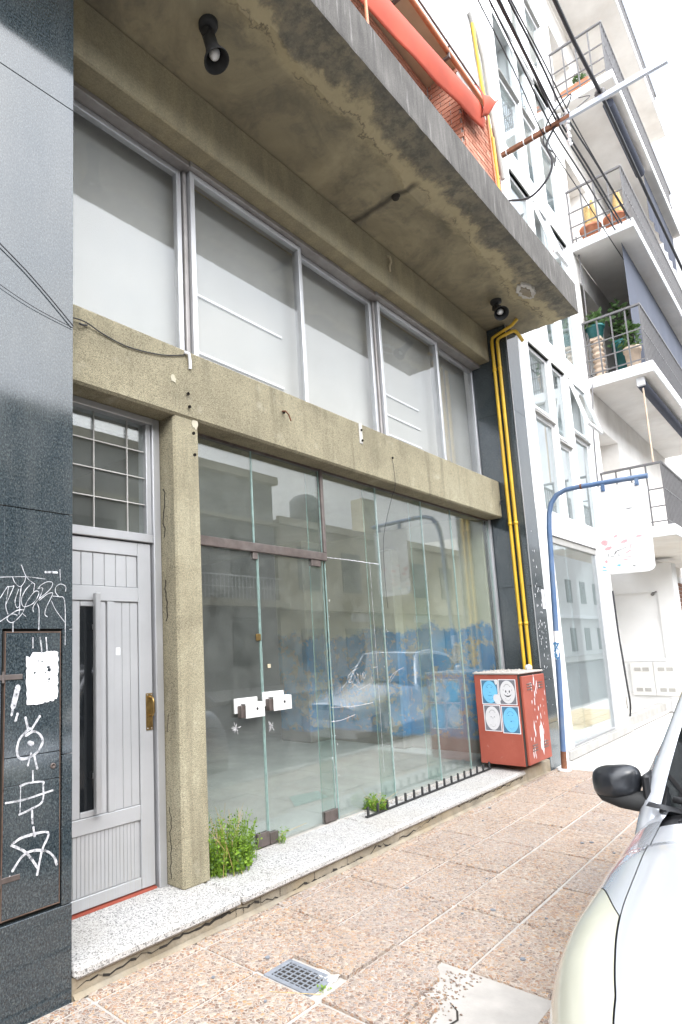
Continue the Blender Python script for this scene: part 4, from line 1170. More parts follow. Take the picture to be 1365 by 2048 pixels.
def sticker(y0, y1, z0, z1, back, disc, lab, face):
    y0, y1 = max(y0, y1), min(y0, y1)      # y0 = left in view
    b = MB(); b.box(X-.0012, X-.0002, y1, y0, z0, z1)
    s = obj('sticker', b, MAT['paper'], CA, label=lab)
    d = 0.008
    m = MB(); m.add([(X-.0016, y0-d, z0+d), (X-.0016, y1+d, z0+d), (X-.0016, y1+d, z1-d), (X-.0016, y0-d, z1-d)], [(0,1,2,3)])
    obj('sticker_ground', m, MAT[back], s, recalc=False)
    cy, cz = (y0+y1)/2, (z0+z1)/2; ry, rz = abs(y0-y1)/2-.014, (z1-z0)/2-.014
    m = MB(); m.add([(X-.0022, cy+ry*math.cos(a), cz+rz*math.sin(a)) for a in [2*math.pi*k/36 for k in range(36)]], [tuple(range(36))])
    obj('sticker_disc', m, MAT[disc], s, recalc=False)
    m = MB()
    def el(dy, dz, a, b_, n=10): m.add([(X-.0027, cy+dy*ry+a*math.cos(2*math.pi*k/n), cz+dz*rz+b_*math.sin(2*math.pi*k/n)) for k in range(n)], [tuple(range(n))])
    def arc(dy, dz, a, b_, t0, t1, w, n=12):
        vs = []
        for k in range(n+1):
            t = t0+(t1-t0)*k/n; ww = w*math.sin(math.pi*(.08+.84*k/n))
            vs += [(X-.0027, cy+dy*ry+a*math.cos(t), cz+dz*rz+b_*math.sin(t)+ww), (X-.0027, cy+dy*ry+a*math.cos(t), cz+dz*rz+b_*math.sin(t)-ww)]
        m.add(vs, [(2*k, 2*k+1, 2*k+3, 2*k+2) for k in range(n)])
    if face == 'grin':
        el(.22, .05, .007, .014); el(-.26, .05, .007, .014); el(0, -.12, .004, .004)
        arc(0, -.05, .042, .040, math.pi*1.1, math.pi*1.9, .007)
        for q in (.55, -.6): el(q, .18, .003, .006)
    elif face == 'calm':
        el(.2, .1, .006, .004); el(-.26, .1, .006, .004); arc(-.02, .05, .010, .006, math.pi*1.1, math.pi*1.9, .002)
    elif face == 'star':
        el(-.02, -.12, .007, .008); arc(-.25, -.10, .022, .003, 0, math.pi, .0015)
        el(.25, .35, .010, .003); el(-.25, .35, .010, .003)
    else:
        el(-.02, -.04, .005, .005); arc(0, -.2, .03, .018, math.pi*1.15, math.pi*1.85, .003); el(.3, .4, .010, .003); el(-.25, .4, .010, .003)
    for k in range(7):
        t = math.pi*(.25+.5*k/6); el(.55*math.cos(t)*1.0, .62*math.sin(t)+.06, .0035, .006, 5)
    for k in range(5):
        t = math.pi*(1.3+.4*k/4); el(.55*math.cos(t), .78*math.sin(t)+.05, .003, .004, 5)
    obj('sticker_print', m, MAT['ink' if 'blue' not in disc else 'ink_blue'], s, recalc=False)
    return s
s1 = sticker(.325, .133, .845, 1.118, 'sticker_navy', 'sticker_blue', 'blue round face sticker with its right side torn away', 'smile')
sticker(.128, -.062, .845, 1.122, 'sticker_grey', 'sticker_white', 'white round face sticker with a wide grin', 'grin')
sticker(.318, .128, .552, .838, 'sticker_grey', 'sticker_white', 'white round face sticker with tiny closed features', 'calm')
sticker(.120, -.070, .537, .832, 'sticker_navy', 'sticker_blue', 'blue round face sticker with one dark eye', 'star')
m = MB(); rr = random.Random(5)
m.add([(X-.0030, .150+.045*rr.uniform(.7,1.2)*math.cos(a), .90+.06*rr.uniform(.7,1.2)*math.sin(a)) for a in [2*math.pi*k/14 for k in range(14)]], [tuple(range(14))])
m.add([(X-.0030, .150+.02*rr.uniform(.7,1.2)*math.cos(a), 1.09+.03*rr.uniform(.7,1.2)*math.sin(a)) for a in [2*math.pi*k/12 for k in range(12)]], [tuple(range(12))])
obj('torn_area', m, MAT['sticker_white'], s1, recalc=False)
rb = MB(); rr = random.Random(8)
for i in range(60):
    x, y = rr.uniform(7.0, 7.72), rr.uniform(.08, .40); r = rr.uniform(.004, .014)
    rb.lathe((x, y, 1.196), [(.0005,-r*.3),(r,0),(r*.7,r*.7),(.0005,r)], 6)
tag(obj('rubble', rb, MAT['mortar']), 'loose mortar crumbs on the lid of the red cabinet', 'rubble', kind='stuff')
rk = MB(); rk.grid(lambda u, v: (7.66+.05*math.cos(2*math.pi*u)*math.sin(math.pi*v)*(1+.3*noise.noise(Vector((u*5,v*4,0)))), .02+.04*math.sin(2*math.pi*u)*math.sin(math.pi*v), 1.222-.034*math.cos(math.pi*v)*(1+.3*noise.noise(Vector((u*4,v*3,2))))), 10, 8, 0, False)
tag(obj('stone', rk, MAT['sticker_white']), 'pale lump of broken plaster on top of the red cabinet', 'stone')

# ================================================================== anti-sitting spikes on the step
SK = thing('spike_strip', 'black iron strip with a row of upright spikes along the step', 'spike strip', (5.9, .30, .14))
obj('strip', MB().box(4.50, 7.0, .285, .315, .139, .146, c=.001), MAT['blackmatte'], SK)
x = 4.53
while x < 6.99:
    obj('spike', MB().lathe((x+random.uniform(-.01,.01), .30, .146), [(.012,0),(.0115,.068),(.006,.074)], 8), MAT['blackmatte'], SK); x += .152
de = MB(); rr = random.Random(12)
for i in range(170):
    x = rr.uniform(4.6, 7.0); y = rr.uniform(.36, .43); r = rr.uniform(.003, .012)
    de.lathe((x, y, .138), [(.0005,-r*.3),(r,0),(r*.6,r*.7),(.0005,r*.8)], 5)
tag(obj('debris', de, MAT['mortar']), 'pale crumbs and litter along the foot of the shop glass', 'debris', kind='stuff')

# ================================================================== sign post
SP = thing('sign_post', 'leaning blue pole with an arm carrying a blank white rounded sign', 'sign post', (8.06,-.127,0))
pts = [(8.06,-.127,0),(8.06,-.175,1.0),(8.06,-.215,2.0),(8.06,-.250,2.9),(8.06,-.268,3.08),(8.06,-.305,3.21),(8.06,-.375,3.30),(8.06,-.48,3.342),(8.06,-.62,3.348),(8.06,-1.0,3.338),(8.06,-1.335,3.327)]
obj('pole', MB().tube(pts, .030, 14), MAT['blue'], SP)
obj('rusty_foot', MB().tube([(8.06,-.127,0),(8.06,-.137,.22)], .0315, 14), MAT['rust'], SP)
obj('collar', MB().lathe((8.06,-.127,.002), [(.075,0),(.075,.012),(.055,.02),(.035,.02)], 20), MAT['white'], SP)
obj('collar', MB().tube([(8.06,-.645,3.348),(8.06,-.665,3.348)], .033, 14), MAT['rust'], SP)
for y in (-.885, -1.225):
    obj('bracket', MB().box(8.035, 8.045, y-.02, y+.02, 3.235, 3.34, c=.002).lathe((8.034, y, 3.255), [(.0005,-.006),(.007,-.006),(.007,.0)], 8, axis=(1,0,0)), MAT['blue'], SP)
sb = []
for (cy, cz, a0) in ((-1.24,3.21,90),(-1.22,2.315,180),(-.85,2.32,270),(-.86,3.24,0)):
    for k in range(6):
        a = R(a0 + 90*k/5); sb.append((cy+.075*math.cos(a), cz+.06*math.sin(a)))
sm = MB(); n = len(sb)
sm.add([(8.047, y, z) for y, z in sb]+[(8.067, y, z) for y, z in sb], [tuple(range(n)), tuple(range(n, 2*n))]+[(i, (i+1)%n, n+(i+1)%n, n+i) for i in range(n)])
SB = obj('sign_board', sm, MAT['white'], SP)
rr = random.Random(14)
def blot(name, mat, items, xx=8.0462):
    m = MB()
    for (y, z, a, b, t) in items:
        n = 12; ph = rr.uniform(0, 6)
        m.add([(xx, y+(a*math.cos(2*math.pi*k/n)*math.cos(t)-b*math.sin(2*math.pi*k/n)*math.sin(t))*rr.uniform(.75,1.2), z+(a*math.cos(2*math.pi*k/n)*math.sin(t)+b*math.sin(2*math.pi*k/n)*math.cos(t))*rr.uniform(.75,1.2)) for k in range(n)], [tuple(range(n))])
        xx -= .00005
    obj(name, m, MAT[mat], SB, recalc=False, kind='stuff')
blot('sticker_trace', 'pink', [(-.835,2.63,.035,.035,0),(-.865,2.56,.04,.02,-.5),(-1.03,2.62,.045,.018,-.3),(-1.18,2.66,.03,.014,0),(-.95,2.69,.025,.012,-.4),(-1.06,2.50,.05,.006,-.5),(-1.0,2.42,.05,.005,.4),(-1.05,2.44,.04,.005,0),(-.83,2.41,.015,.02,0),(-1.09,2.56,.006,.03,.2)])
blot('scuff', 'rail', [(-1.12,2.99,.03,.006,0),(-.93,2.85,.005,.004,0),(-.93,2.50,.006,.03,.5),(-.90,2.46,.03,.003,.4),(-1.0,2.535,.05,.003,-.3),(-.86,2.48,.004,.02,0),(-1.1,2.33,.02,.006,.3),(-.96,2.47,.02,.003,1)])
blot('sticker_trace', 'sticker_blue', [(-.80,2.31,.03,.006,0),(-.80,2.35,.02,.008,.4),(-.95,2.355,.02,.012,0)], 8.0460)
stk = MB()
for (z0, z1) in ((1.50,1.64),(1.30,1.48)):
    stk.tube([(8.06,-.127-.045*z0,z0),(8.06,-.127-.045*z1,z1)], .0309, 14)
obj('sticker', stk, MAT['paper'], SP)
stk = MB(); rr = random.Random(3)
for k in range(26):
    z = rr.uniform(1.31, 1.5); s = rr.uniform(.006, .018); y = -.127-.045*z+rr.uniform(-.02,.025)
    xx = 8.06-math.sqrt(max(0, .0318**2-(y+.127+.045*z)**2))-.0008
    stk.add([(xx, y-s*.6, z-s), (xx, y+s*.6, z-s*.7), (xx, y+s*.5, z+s), (xx, y-s*.6, z+s*.8)], [(0,1,2,3)])
obj('sticker_print', stk, MAT['ink_blue'], SP, recalc=False)

# ================================================================== spotlights under the canopy
def spot(px, py, d, lab):
    t = thing('spotlight', lab, 'spotlight', (px, py, 5.69), 'spotlights under the canopy')
    obj('base', MB().lathe((px,py,5.705), [(.065,0),(.065,-.035),(.05,-.05),(.001,-.05)], 20), MAT['blackmatte'], t)
    d = Vector(d).normalized()
    a = Vector((px, py, 5.655))
    j = a + Vector((0,0,-.05)); side = d.cross(Vector((0,0,1))).normalized()
    obj('knuckle', MB().tube([a, j], .022, 10).tube([j-side*.045, j+side*.045], .03, 12), MAT['blackmatte'], t)
    h0 = j + d*.0
    obj('shade', MB().lathe(h0, [(.001,-.02),(.042,-.015),(.043,.05),(.044,.11),(.054,.16),(.082,.225),(.085,.245),(.080,.245),(.050,.16),(.038,.11),(.001,.11)], 26, axis=d), MAT['blackmatte'], t)
    b = h0+d*.175
    obj('bulb', MB().lathe(b, [(.001,-.04),(.025,-.03),(.038,0),(.030,.024),(.012,.036),(.0005,.038)], 20, axis=d), MAT['bulb'], t)
    return t
spot(2.49, -.19, (.03,-.20,-.80), 'long black spotlight with a frosted bulb at the near end of the canopy')
spot(7.36, -.14, (-.42,-.30,-.50), 'black spotlight facing outward near the far corner of the canopy')

# ================================================================== loose cables on the facade
def cable(pts, r, lab, name='cable', mat='rubber', group='loose cables on the facade', smooth=6):
    P = [Vector(p) for p in pts]; Q = []
    for i in range(len(P)-1):
        p0, p1, p2, p3 = P[max(i-1,0)], P[i], P[i+1], P[min(i+2,len(P)-1)]
        for k in range(smooth):
            t = k/smooth
            Q.append(.5*((2*p1)+(p2-p0)*t+(2*p0-5*p1+4*p2-p3)*t*t+(3*p1-p0-3*p2+p3)*t**3))
    Q.append(P[-1])
    o = MB().tube(Q, r, 6)
    return tag(obj(name, o, MAT[mat]), lab, 'cable', group)
cable([(-.2,-.03,3.95),(.7,-.02,3.78),(1.25,-.012,3.52),(1.59,-.012,3.275)], .0032, 'thin black cable looping down across the left granite')
cable([(.3,-.015,3.72),(.9,-.012,3.45),(1.3,-.012,3.31),(1.59,-.010,3.265)], .0018, 'thinner sagging wire just under the cable on the left granite')
cable([(1.60,.255,3.47),(1.80,.25,3.50),(1.95,.262,3.475),(2.14,.262,3.455),(2.40,.262,3.49),(2.60,.262,3.555)], .0038, 'black cable along the top of the beam above the grey door')
cable([(1.84,.262,3.49),(1.80,.245,3.47),(1.78,.25,3.475)], .006, 'short curled cable end on the beam above the door')
cable([(5.28,.26,3.37),(5.283,.25,3.1),(5.27,.30,2.95),(5.285,.42,2.6),(5.28,.435,2.2),(5.30,.437,1.9)], .0022, 'thin dark cable hanging from the beam down over the shop glass')
cable([(7.985,.255,3.36),(7.93,.255,3.33),(7.90,.25,3.28),(7.94,.255,3.30)], .006, 'short frayed wire at the far end of the beam')
# white remains of a cable clip on the beam
o = MB(); o.tube([(2.60,.262,3.575),(2.63,.25,3.57),(2.64,.25,3.52),(2.65,.262,3.47)], .012, 6)
tag(obj('cable_clip', o, MAT['ceramic']), 'white broken cable clip on the beam above the pillar', 'cable clip')

# ================================================================== crossarm and overhead cables
CR = thing('crossarm', 'steel utility crossarm, rusty at the wall and grey towards the street', 'crossarm', (8.5, 0, 8.46))
obj('rusty_bar', MB().box(8.47, 8.53, -.93, .02, 8.435, 8.495, c=.003), MAT['rust'], CR)
obj('steel_bar', MB().box(8.475, 8.525, -2.02, -.80, 8.43, 8.47, c=.003).box(8.475, 8.482, -2.02, -.80, 8.47, 8.50), MAT['galv'], CR)
for y in (-.10, -.34, -.46, -.62): obj('strap', MB().box(8.465, 8.535, y-.006, y+.006, 8.43, 8.50), MAT['ceramic'], CR)
for y in (-.80, -.90, -1.27, -1.33):
    obj('insulator', MB().lathe((8.5, y, 8.50), [(.012,0),(.035,.01),(.02,.03),(.038,.045),(.02,.06),(.03,.075),(.001,.09)], 14), MAT['ceramic' if y > -.95 else 'rail'], CR)
gw = 'overhead cables along the street'
WL = [(-.70,8.46,.20,.05,.010,'lowest'),(-.76,8.52,.18,.06,.012,''),(-.80,8.48,.13,.065,.013,''),(-.88,8.56,.10,.07,.012,''),(-.93,8.5,.06,.05,.008,''),(-1.29,8.56,-.02,.02,.024,''),(-.60,8.40,.24,.035,.007,'')]
names = ['thin overhead wire second from the wall', 'dark overhead cable third from the wall', 'pair forming thick overhead cable above the crossarm middle', 'dark overhead cable over the white insulator', 'fine overhead wire beside the white insulator', 'thickest bundled black overhead cable, on the outer crossarm insulator', 'overhead wire nearest the wall']
for (y, z0, sl, sr, r, _), nm in zip(WL, names):
    P = []
    for x in [-8, -3, 1, 4, 6, 7.5, 8.5, 10, 12, 15, 20, 28, 40]:
        dz = sl*(8.5-x)-.006*(8.5-x)**2*(1 if sl > 0 else .3) if x < 8.5 else sr*(x-8.5)-.0012*(x-8.5)**2
        P.append((x, y+random.uniform(-.01,.01), z0+dz+random.uniform(-.006,.006)))
    cable(P, r*.95, nm, 'overhead_cable', 'rubber', gw, 4)
cable([(8.5,-.795,8.50),(8.5,-.68,8.36),(8.5,-.615,8.22),(8.5,-.66,7.95),(8.5,-.56,7.74),(8.5,-.33,7.62),(8.5,-.06,7.73)], .015, 'thick black cable drooping from the crossarm to the brick corner', group=gw)
cable([(8.5,-.85,8.50),(8.48,-.98,8.75),(8.5,-.70,8.62),(8.5,-.58,8.3),(8.5,-.70,8.05),(8.5,-.68,7.88)], .009, 'curled black cable loop around the crossarm middle', group=gw)
cable([(8.5,-.95,8.5),(8.6,-1.05,8.62),(8.7,-1.15,8.75),(8.8,-1.0,8.9)], .006, 'thin curled wire end above the crossarm', group=gw)
o = MB()
for i in range(7): o.lathe((8.5, -.90+.012*(i%2), 8.40-.055*i), [(.016,-.02),(.028,0),(.016,.02)], 8)
tag(obj('insulator_string', o, MAT['ceramic']), 'white twisted insulator string hanging below the crossarm', 'insulator')

# ================================================================== white apartment building
AP = thing('apartment_building', 'white apartment block with window bands and railed balconies beyond the shop', 'building', (13.0, 2.0, 0))
WX = [(8.83, 9.655), (9.80, 10.385), (10.62, 11.43)]
ST_ = [(3.28, 5.72), (6.07, 8.45), (8.86, 11.27), (11.68, 14.1), (14.5, 16.9)]
wm = MB()
xs = [8.425, 8.83, 9.655, 9.80, 10.385, 10.62, 11.43, 11.85]
for a, b in zip(xs[::2], xs[1::2]): wm.box(a, b, .0, .30, 3.2, 17.3)
zz_ = [2.96] + [q for s in ST_ for q in s] + [17.3]
for a, b in zip(zz_[::2], zz_[1::2]): wm.box(8.425, 11.85, -.004, .25, a, b)
wm.box(8.425, 8.93, -.002, .25, 0, 2.96).box(11.08, 11.72, -.002, .35, 0.10, 2.96)
obj('wall', wm, MAT['white'], AP)
rm = MB()
rm.box(8.43, 11.84, 1.6, 1.7, 3.2, 17).box(11.70, 11.84, .31, 1.6, 3.2, 17).box(8.43, 8.52, .31, 1.6, 3.2, 17)
for a in (3.1, 5.80, 8.55, 11.35, 14.2): rm.box(8.53, 11.69, .31, 1.59, a, a+.15)
obj('room_lining', rm, MAT['offwhite'], AP)
def awin(x0, x1, z0, z1, tilt=0, bars=False):
    m = MB(); f = .045; Y = .03
    m.box(x0, x0+f, Y, Y+.05, z0, z1, c=.004).box(x1-f, x1, Y, Y+.05, z0, z1, c=.004).box(x0+f, x1-f, Y, Y+.05, z0, z0+f, c=.004).box(x0+f, x1-f, Y, Y+.05, z1-f, z1, c=.004)
    w = obj('window', m, MAT['white'], AP)
    p = MB(); p.box(x0+f, x1-f, Y+.02, Y+.026, z0+f, z1-f)
    if tilt:
        p = MB(); s = MB(); g = .03
        def rot(M): 
            M.v = [(x, (Y-.01)+(y-(Y-.01))*math.cos(tilt)+(z-z1)*math.sin(tilt), z1+(z-z1)*math.cos(tilt)-(y-(Y-.01))*math.sin(tilt)) for x, y, z in M.v]; return M
        s.box(x0+.01, x0+.055, Y-.05, Y-.01, z0, z1-.01).box(x1-.055, x1-.01, Y-.05, Y-.01, z0, z1-.01).box(x0+.055, x1-.055, Y-.05, Y-.01, z0, z0+.05).box(x0+.055, x1-.055, Y-.05, Y-.01, z1-.06, z1-.01)
        obj('sash', rot(s), MAT['white'], w)
        p.box(x0+.05, x1-.05, Y-.03, Y-.024, z0+.05, z1-.05); rot(p)
    obj('pane', p, MAT['aptglass'], w)
    obj('drip_trim', MB().box(x0-.01, x1+.01, -.022, .0285, z1, z1+.018), MAT['sill'], w)
    if bars:
        bmx = MB()
        for k in range(4): bmx.tube([(x0+.12+k*(x1-x0-.24)/3, .45, z0+.1), (x0+.12+k*(x1-x0-.24)/3, .45, z0+(z1-z0)*.75)], .012, 5)
        for q in (.1, .4, .75): bmx.tube([(x0+.1, .45, z0+(z1-z0)*q), (x1-.1, .45, z0+(z1-z0)*q)], .012, 5)
        obj('grille', bmx, MAT['rail'], w)
for si, (a, b) in enumerate(ST_):
    for ci, (x0, x1) in enumerate(WX):
        zm = (a+b)/2 + (.25 if ci == 0 and si == 0 else .12)
        if si == 0 and ci == 2: zm = 4.83
        if si == 0 and ci == 1: zm = 4.53
        awin(x0, x1, a, zm-.05, 0, ci != 1 and si in (0,))
        awin(x0, x1, zm+.05, b, R(14) if (si, ci) in ((0,2),(1,1),(2,0)) else 0, ci == 0)
# ground floor shop window and its room
sw = MB(); sw.box(8.93, 11.08, .02, .09, 2.86, 2.955, c=.004)
SWN = obj('shop_window', sw, MAT['sill'], AP)
obj('pane', MB().box(8.932, 9.62, .04, .05, .135, 2.858).box(9.628, 11.078, .0405, .0505, .135, 2.858), MAT['aptglass'], SWN)
obj('frame', MB().box(8.932, 11.078, .03, .07, .125, .16, c=.003).box(8.932, 8.96, .03, .07, .161, 2.857, c=.003).box(11.05, 11.078, .03, .07, .161, 2.857, c=.003), MAT['alu'], SWN)
sr_ = MB(); sr_.box(8.43, 11.7, 3.2, 3.3, .1, 2.95).box(8.43, 8.5, .30, 3.2, .1, 2.95).box(11.4, 11.7, .36, 3.2, .1, 2.95).box(8.43, 11.7, .26, 3.3, .02, .12).box(8.43, 11.7, .26, 3.3, 2.955, 3.1)
obj('shop_lining', sr_, MAT['white'], AP)
obj('sill', MB().box(8.66, 11.85, -.035, .25, .012, .123, c=.006).box(8.66, 11.85, -.012, .02, .1235, .134), MAT['sill'], AP)
# recess with garage entry and far wall
gm = MB()
gm.box(11.75, 15.0, .95, 1.05, 0, 3.0).box(11.73, 11.85, .36, .95, 0, 3.0)
obj('garage_wall', gm, MAT['offwhite'], AP)
obj('garage_floor', MB().box(11.85, 15.0, .02, .95, .0, .055), MAT['whitepave'], AP)
fw = MB()
fw.box(15.0, 15.5, -.33, -.045, .02, 3.0).box(15.0, 15.5, .74, 1.0, .3, 3.0).box(15.0, 15.5, -.045, .74, 2.43, 3.0).box(15.04, 15.5, -.045, .74, 1.085, 2.43).box(15.0, 15.5, -.045, .74, 1.02, 1.085).box(15.03, 15.5, -.2, .74, .02, 1.02)
obj('garage_wall', fw, MAT['white'], AP)
for (y0, y1) in ((.195, .60), (-.21, .188)):
    cdo = obj('meter_door', MB().box(14.970, 14.998, y0, y1, .335, 1.01, c=.004), MAT['offwhite'], AP)
    for z in (.86, .45):
        for k in range(2):
            yy = y0+(y1-y0)*(.32+.36*k)
            obj('vent', MB().box(14.962, 14.9695, yy-.055, yy+.055, z-.035, z+.035, c=.002), MAT['sill'], cdo)
obj('low_wall', MB().box(11.86, 14.9, .04, .19, .0, .20, c=.008), MAT['sill'], AP)
camn = MB(); camn.tube([(14.97,.02,2.40),(14.90,.03,2.37)], .03, 10).tube([(14.97,.02,2.40),(15.0,-.03,2.43)], .015, 8)
tag(obj('security_camera', camn, MAT['rail']), 'small dome security camera in the corner of the garage entry', 'camera')
# upper wall of the balcony side, with recessed openings
wr = MB()
SL = [(3.13, 3.31), (5.907, 6.09), (8.547, 8.70), (11.475, 11.63), (14.3, 14.45)]
wr.box(11.8505, 12.09, .0, .4, 2.9, 17.3).box(13.45, 19.5, .0, .4, 2.9, 17.3)
for i, (a, b) in enumerate(SL):
    top = b+1.95; nxt = SL[i+1][0] if i+1 < len(SL) else 17.3
    wr.box(12.0905, 13.4495, .0, .4, top, nxt)
wr.box(12.09, 13.45, .38, .42, 2.9, 17.3)
wr.box(13.0, 18.2, -.004, .0, 2.96, 3.1)
obj('balcony_wall', wr, MAT['balcony'], AP)
for i, (a, b) in enumerate(SL):
    wn = obj('balcony_door', MB().box(12.10, 12.16, .30, .36, b+.001, b+1.94).box(12.72, 12.78, .30, .36, b+.001, b+1.94).box(12.161, 12.719, .30, .36, b+1.88, b+1.94), MAT['white'], AP)
    obj('pane', MB().box(12.161, 12.719, .33, .335, b+.01, b+1.88), MAT['carglass'], wn)
def balcony(za, zb, i):
    m = MB(); m.box(11.85, 18.2, -.97, -.0045, za, zb, c=.006)
    B_ = obj('balcony', m, MAT['white'], AP)
    obj('soffit', MB().box(11.87, 18.18, -.95, -.005, za-.004, za-.0005), MAT['balcony'], B_)
    h = zb+1.06
    obj('handrail', MB().box(11.84, 11.885, -.90, .03, h-.04, h, c=.006).box(11.886, 18.15, -.90, -.86, h-.04, h, c=.006), MAT['rail'], B_)
    obj('rail', MB().box(11.855, 11.875, -.885, .0, zb+.60, zb+.62).box(11.855, 11.875, -.885, .0, zb+.31, zb+.33).box(11.855, 11.875, -.885, .0, zb+.06, zb+.08).box(11.876, 18.14, -.888, -.872, zb+.60, zb+.62).box(11.876, 18.14, -.888, -.872, zb+.06, zb+.08), MAT['rail'], B_)
    barm = MB().box(-.011, .011, -.011, .011, 0, 1.02).mesh('bar', MAT['rail']); fix_normals(barm)
    off = Vector((13.0, 2.0, 0))
    n = 0
    for p in [(11.865, -.88+k*.215) for k in range(5)]+[(11.98+k*.125, -.88) for k in range(48)]:
        o = bpy.data.objects.new('bar', barm); COL.objects.link(o); o.parent = B_
        o.location = Vector((p[0], p[1], zb))
        n += 1
    return B_
for i, (a, b) in enumerate(SL): balcony(a, b, i)
obj('roof_edge', MB().box(8.425, 19.5, -.15, .5, 17.305, 17.5), MAT['white'], AP)
# shopfront shutters beyond the garage
obj('far_shopfront', MB().box(15.52, 19.5, .0, .3, 0, 2.9), MAT['offwhite'], AP)
for k in range(8): obj('shutter_slat', MB().box(15.62, 18.8, -.012, -.001, 2.0+k*.095, 2.085+k*.095, c=.006), MAT['rust'], AP)

# awning screens on the balconies
def screen(name, boxes, mats, lab):
    t = thing(name, lab, 'awning', (13, -.7, boxes[0][4]))
    for nme, (x0, x1, y0, y1, z0, z1), m in zip(('screen', 'roll', 'strip'), boxes, mats):
        mb = MB()
        if nme == 'roll' or (z1-z0) < .25:
            mb.tube([(x0, (y0+y1)/2, (z0+z1)/2), (x1, (y0+y1)/2, (z0+z1)/2)], (z1-z0)/2, 14)
        else:
            mb.grid(lambda u, v: (x0+(x1-x0)*u, (y0+y1)/2+.02*math.sin(u*40)*v, z1+(z0-z1)*v), 60, 6)
        obj(nme, mb, MAT[m], t)
screen('roller_awning', [(12.2, 18.1, -.71, -.69, 6.12, 8.54)], ['screen'], 'slate blue canvas screen let down behind the middle balcony railing')
screen('roller_awning', [(12.3, 14.8, -.85, -.69, 11.28, 11.46)], ['screen_dark'], 'dark navy rolled awning under the topmost balcony, nearer half')
screen('roller_awning', [(14.9, 18.1, -.82, -.80, 10.4, 11.46)], ['screen_dark'], 'dark navy awning half let down under the topmost balcony, farther half')
t = thing('roller_awning', 'rolled dark awning under the middle balcony with a rusty crank rod', 'awning', (13, -.75, 5.8))
obj('roll', MB().tube([(12.05,-.74,5.80),(16.3,-.74,5.80)], .075, 14), MAT['screen_dark'], t)
obj('bracket', MB().box(11.98, 12.09, -.80, -.68, 5.76, 5.905, c=.006), MAT['ceramic'], t)
obj('crank_rod', MB().tube([(12.07,-.75,5.75),(12.06,-.752,4.9),(12.05,-.755,4.40)], .013, 8), MAT['plaster'], t)

# pots and plants on the balconies
def leaves(c, n, spread, h, size, seed, mb=None):
    mb = mb or MB(); r_ = random.Random(seed)
    for i in range(n):
        a = r_.uniform(0, 6.283); rad = spread*math.sqrt(r_.random()); z = h*r_.random()**.8
        rad *= (1-.5*z/h)
        p = Vector((c[0]+rad*math.cos(a), c[1]+rad*math.sin(a), c[2]+z)); s = size*r_.uniform(.6, 1.3)
        d = Vector((r_.gauss(0,1), r_.gauss(0,1), r_.gauss(.3,.6))).normalized(); e = d.cross(Vector((r_.gauss(0,1), r_.gauss(0,1), r_.gauss(0,1)))).normalized()
        mb.add([p, p+d*s*.5+e*s*.3, p+d*s, p+d*s*.5-e*s*.3], [(0,1,2,3)])
    return mb
def pot(x, y, z, r, h, mat, lab, plant, seed, group='plant pots on the balconies'):
    t = thing('flower_pot', lab, 'plant pot', (x, y, z), group)
    obj('pot', MB().lathe((x,y,z), [(.001,0),(r*.72,0),(r*.95,h*.82),(r*1.06,h*.82),(r*1.06,h),(r*.9,h),(r*.88,h*.9),(.001,h*.9)], 20), MAT[mat], t)
    m = MB(); rr = random.Random(seed)
    if plant == 'cactus':
        for k in range(5):
            a = rr.uniform(0, 6.28); hh = h*rr.uniform(1.0, 2.0); bx_, by_ = x+r*.5*math.cos(a), y+r*.5*math.sin(a)
            m.tube([(bx_, by_, z+h*.85), (bx_+.01, by_, z+h+hh*.5), (bx_+.02*math.cos(a), by_, z+h+hh)], [r*.28, r*.34, r*.12], 8)
        obj('cactus', m, MAT['cactus'], t)
    else:
        leaves((x, y, z+h*.9), 140, r*1.3, h*1.1, .11, seed, m)
        obj('foliage', m, MAT['plant'], t)
    return t
pot(12.04, -.29, 8.70, .17, .27, 'terracotta', 'terracotta pot with ochre cactus, nearest the wall on the upper balcony', 'cactus', 1)
pot(12.06, -.68, 8.70, .18, .27, 'terracotta', 'terracotta pot with ochre cactus, beside the corner of the upper balcony railing', 'cactus', 2)
pot(12.05, -.16, 6.86, .145, .22, 'teal', 'teal pot with spiky plant on a twisted plaster pedestal', 'leaf', 3)
pot(12.12, -.66, 6.09, .13, .42, 'plaster', 'tall cream fluted pot on the middle balcony', 'leaf', 4)
pot(12.5, -.45, 6.09, .15, .75, 'teal', 'teal pot with climbing plant behind the middle balcony railing', 'leaf', 5)
m = MB()
for i in range(40):
    zz0 = 6.12+.68*i/39
    m.lathe((12.05,-.16,zz0), [(.085+.015*math.sin(i*1.1),-.011),(.085+.015*math.sin((i+1)*1.1),.011)], 14)
m.box(11.95,12.15,-.26,-.06,6.091,6.14,c=.008).box(11.96,12.14,-.25,-.07,6.80,6.859,c=.008)
tag(obj('plaster_pedestal', m, MAT['plaster']), 'twisted cream plaster pedestal under the teal pot', 'pedestal')
t = thing('flower_box', 'long terracotta trough with small plants on the topmost balcony', 'plant box', (12.05, -.35, 11.63))
obj('trough', MB().box(11.93, 12.15, -.58, -.10, 11.632, 11.85, c=.012), MAT['terracotta'], t)
obj('foliage', leaves((12.05, -.40, 11.84), 120, .14, .22, .07, 9), MAT['plant'], t)
cable([(12.0,-.05,8.9),(12.05,-.06,8.0),(12.0,-.05,6.9),(11.84,-.05,5.9),(11.65,-.03,5.1),(11.5,-.03,3.9),(11.5,-.03,3.2)], .012, 'grey cable running down the corner of the apartment wall', mat='rail')
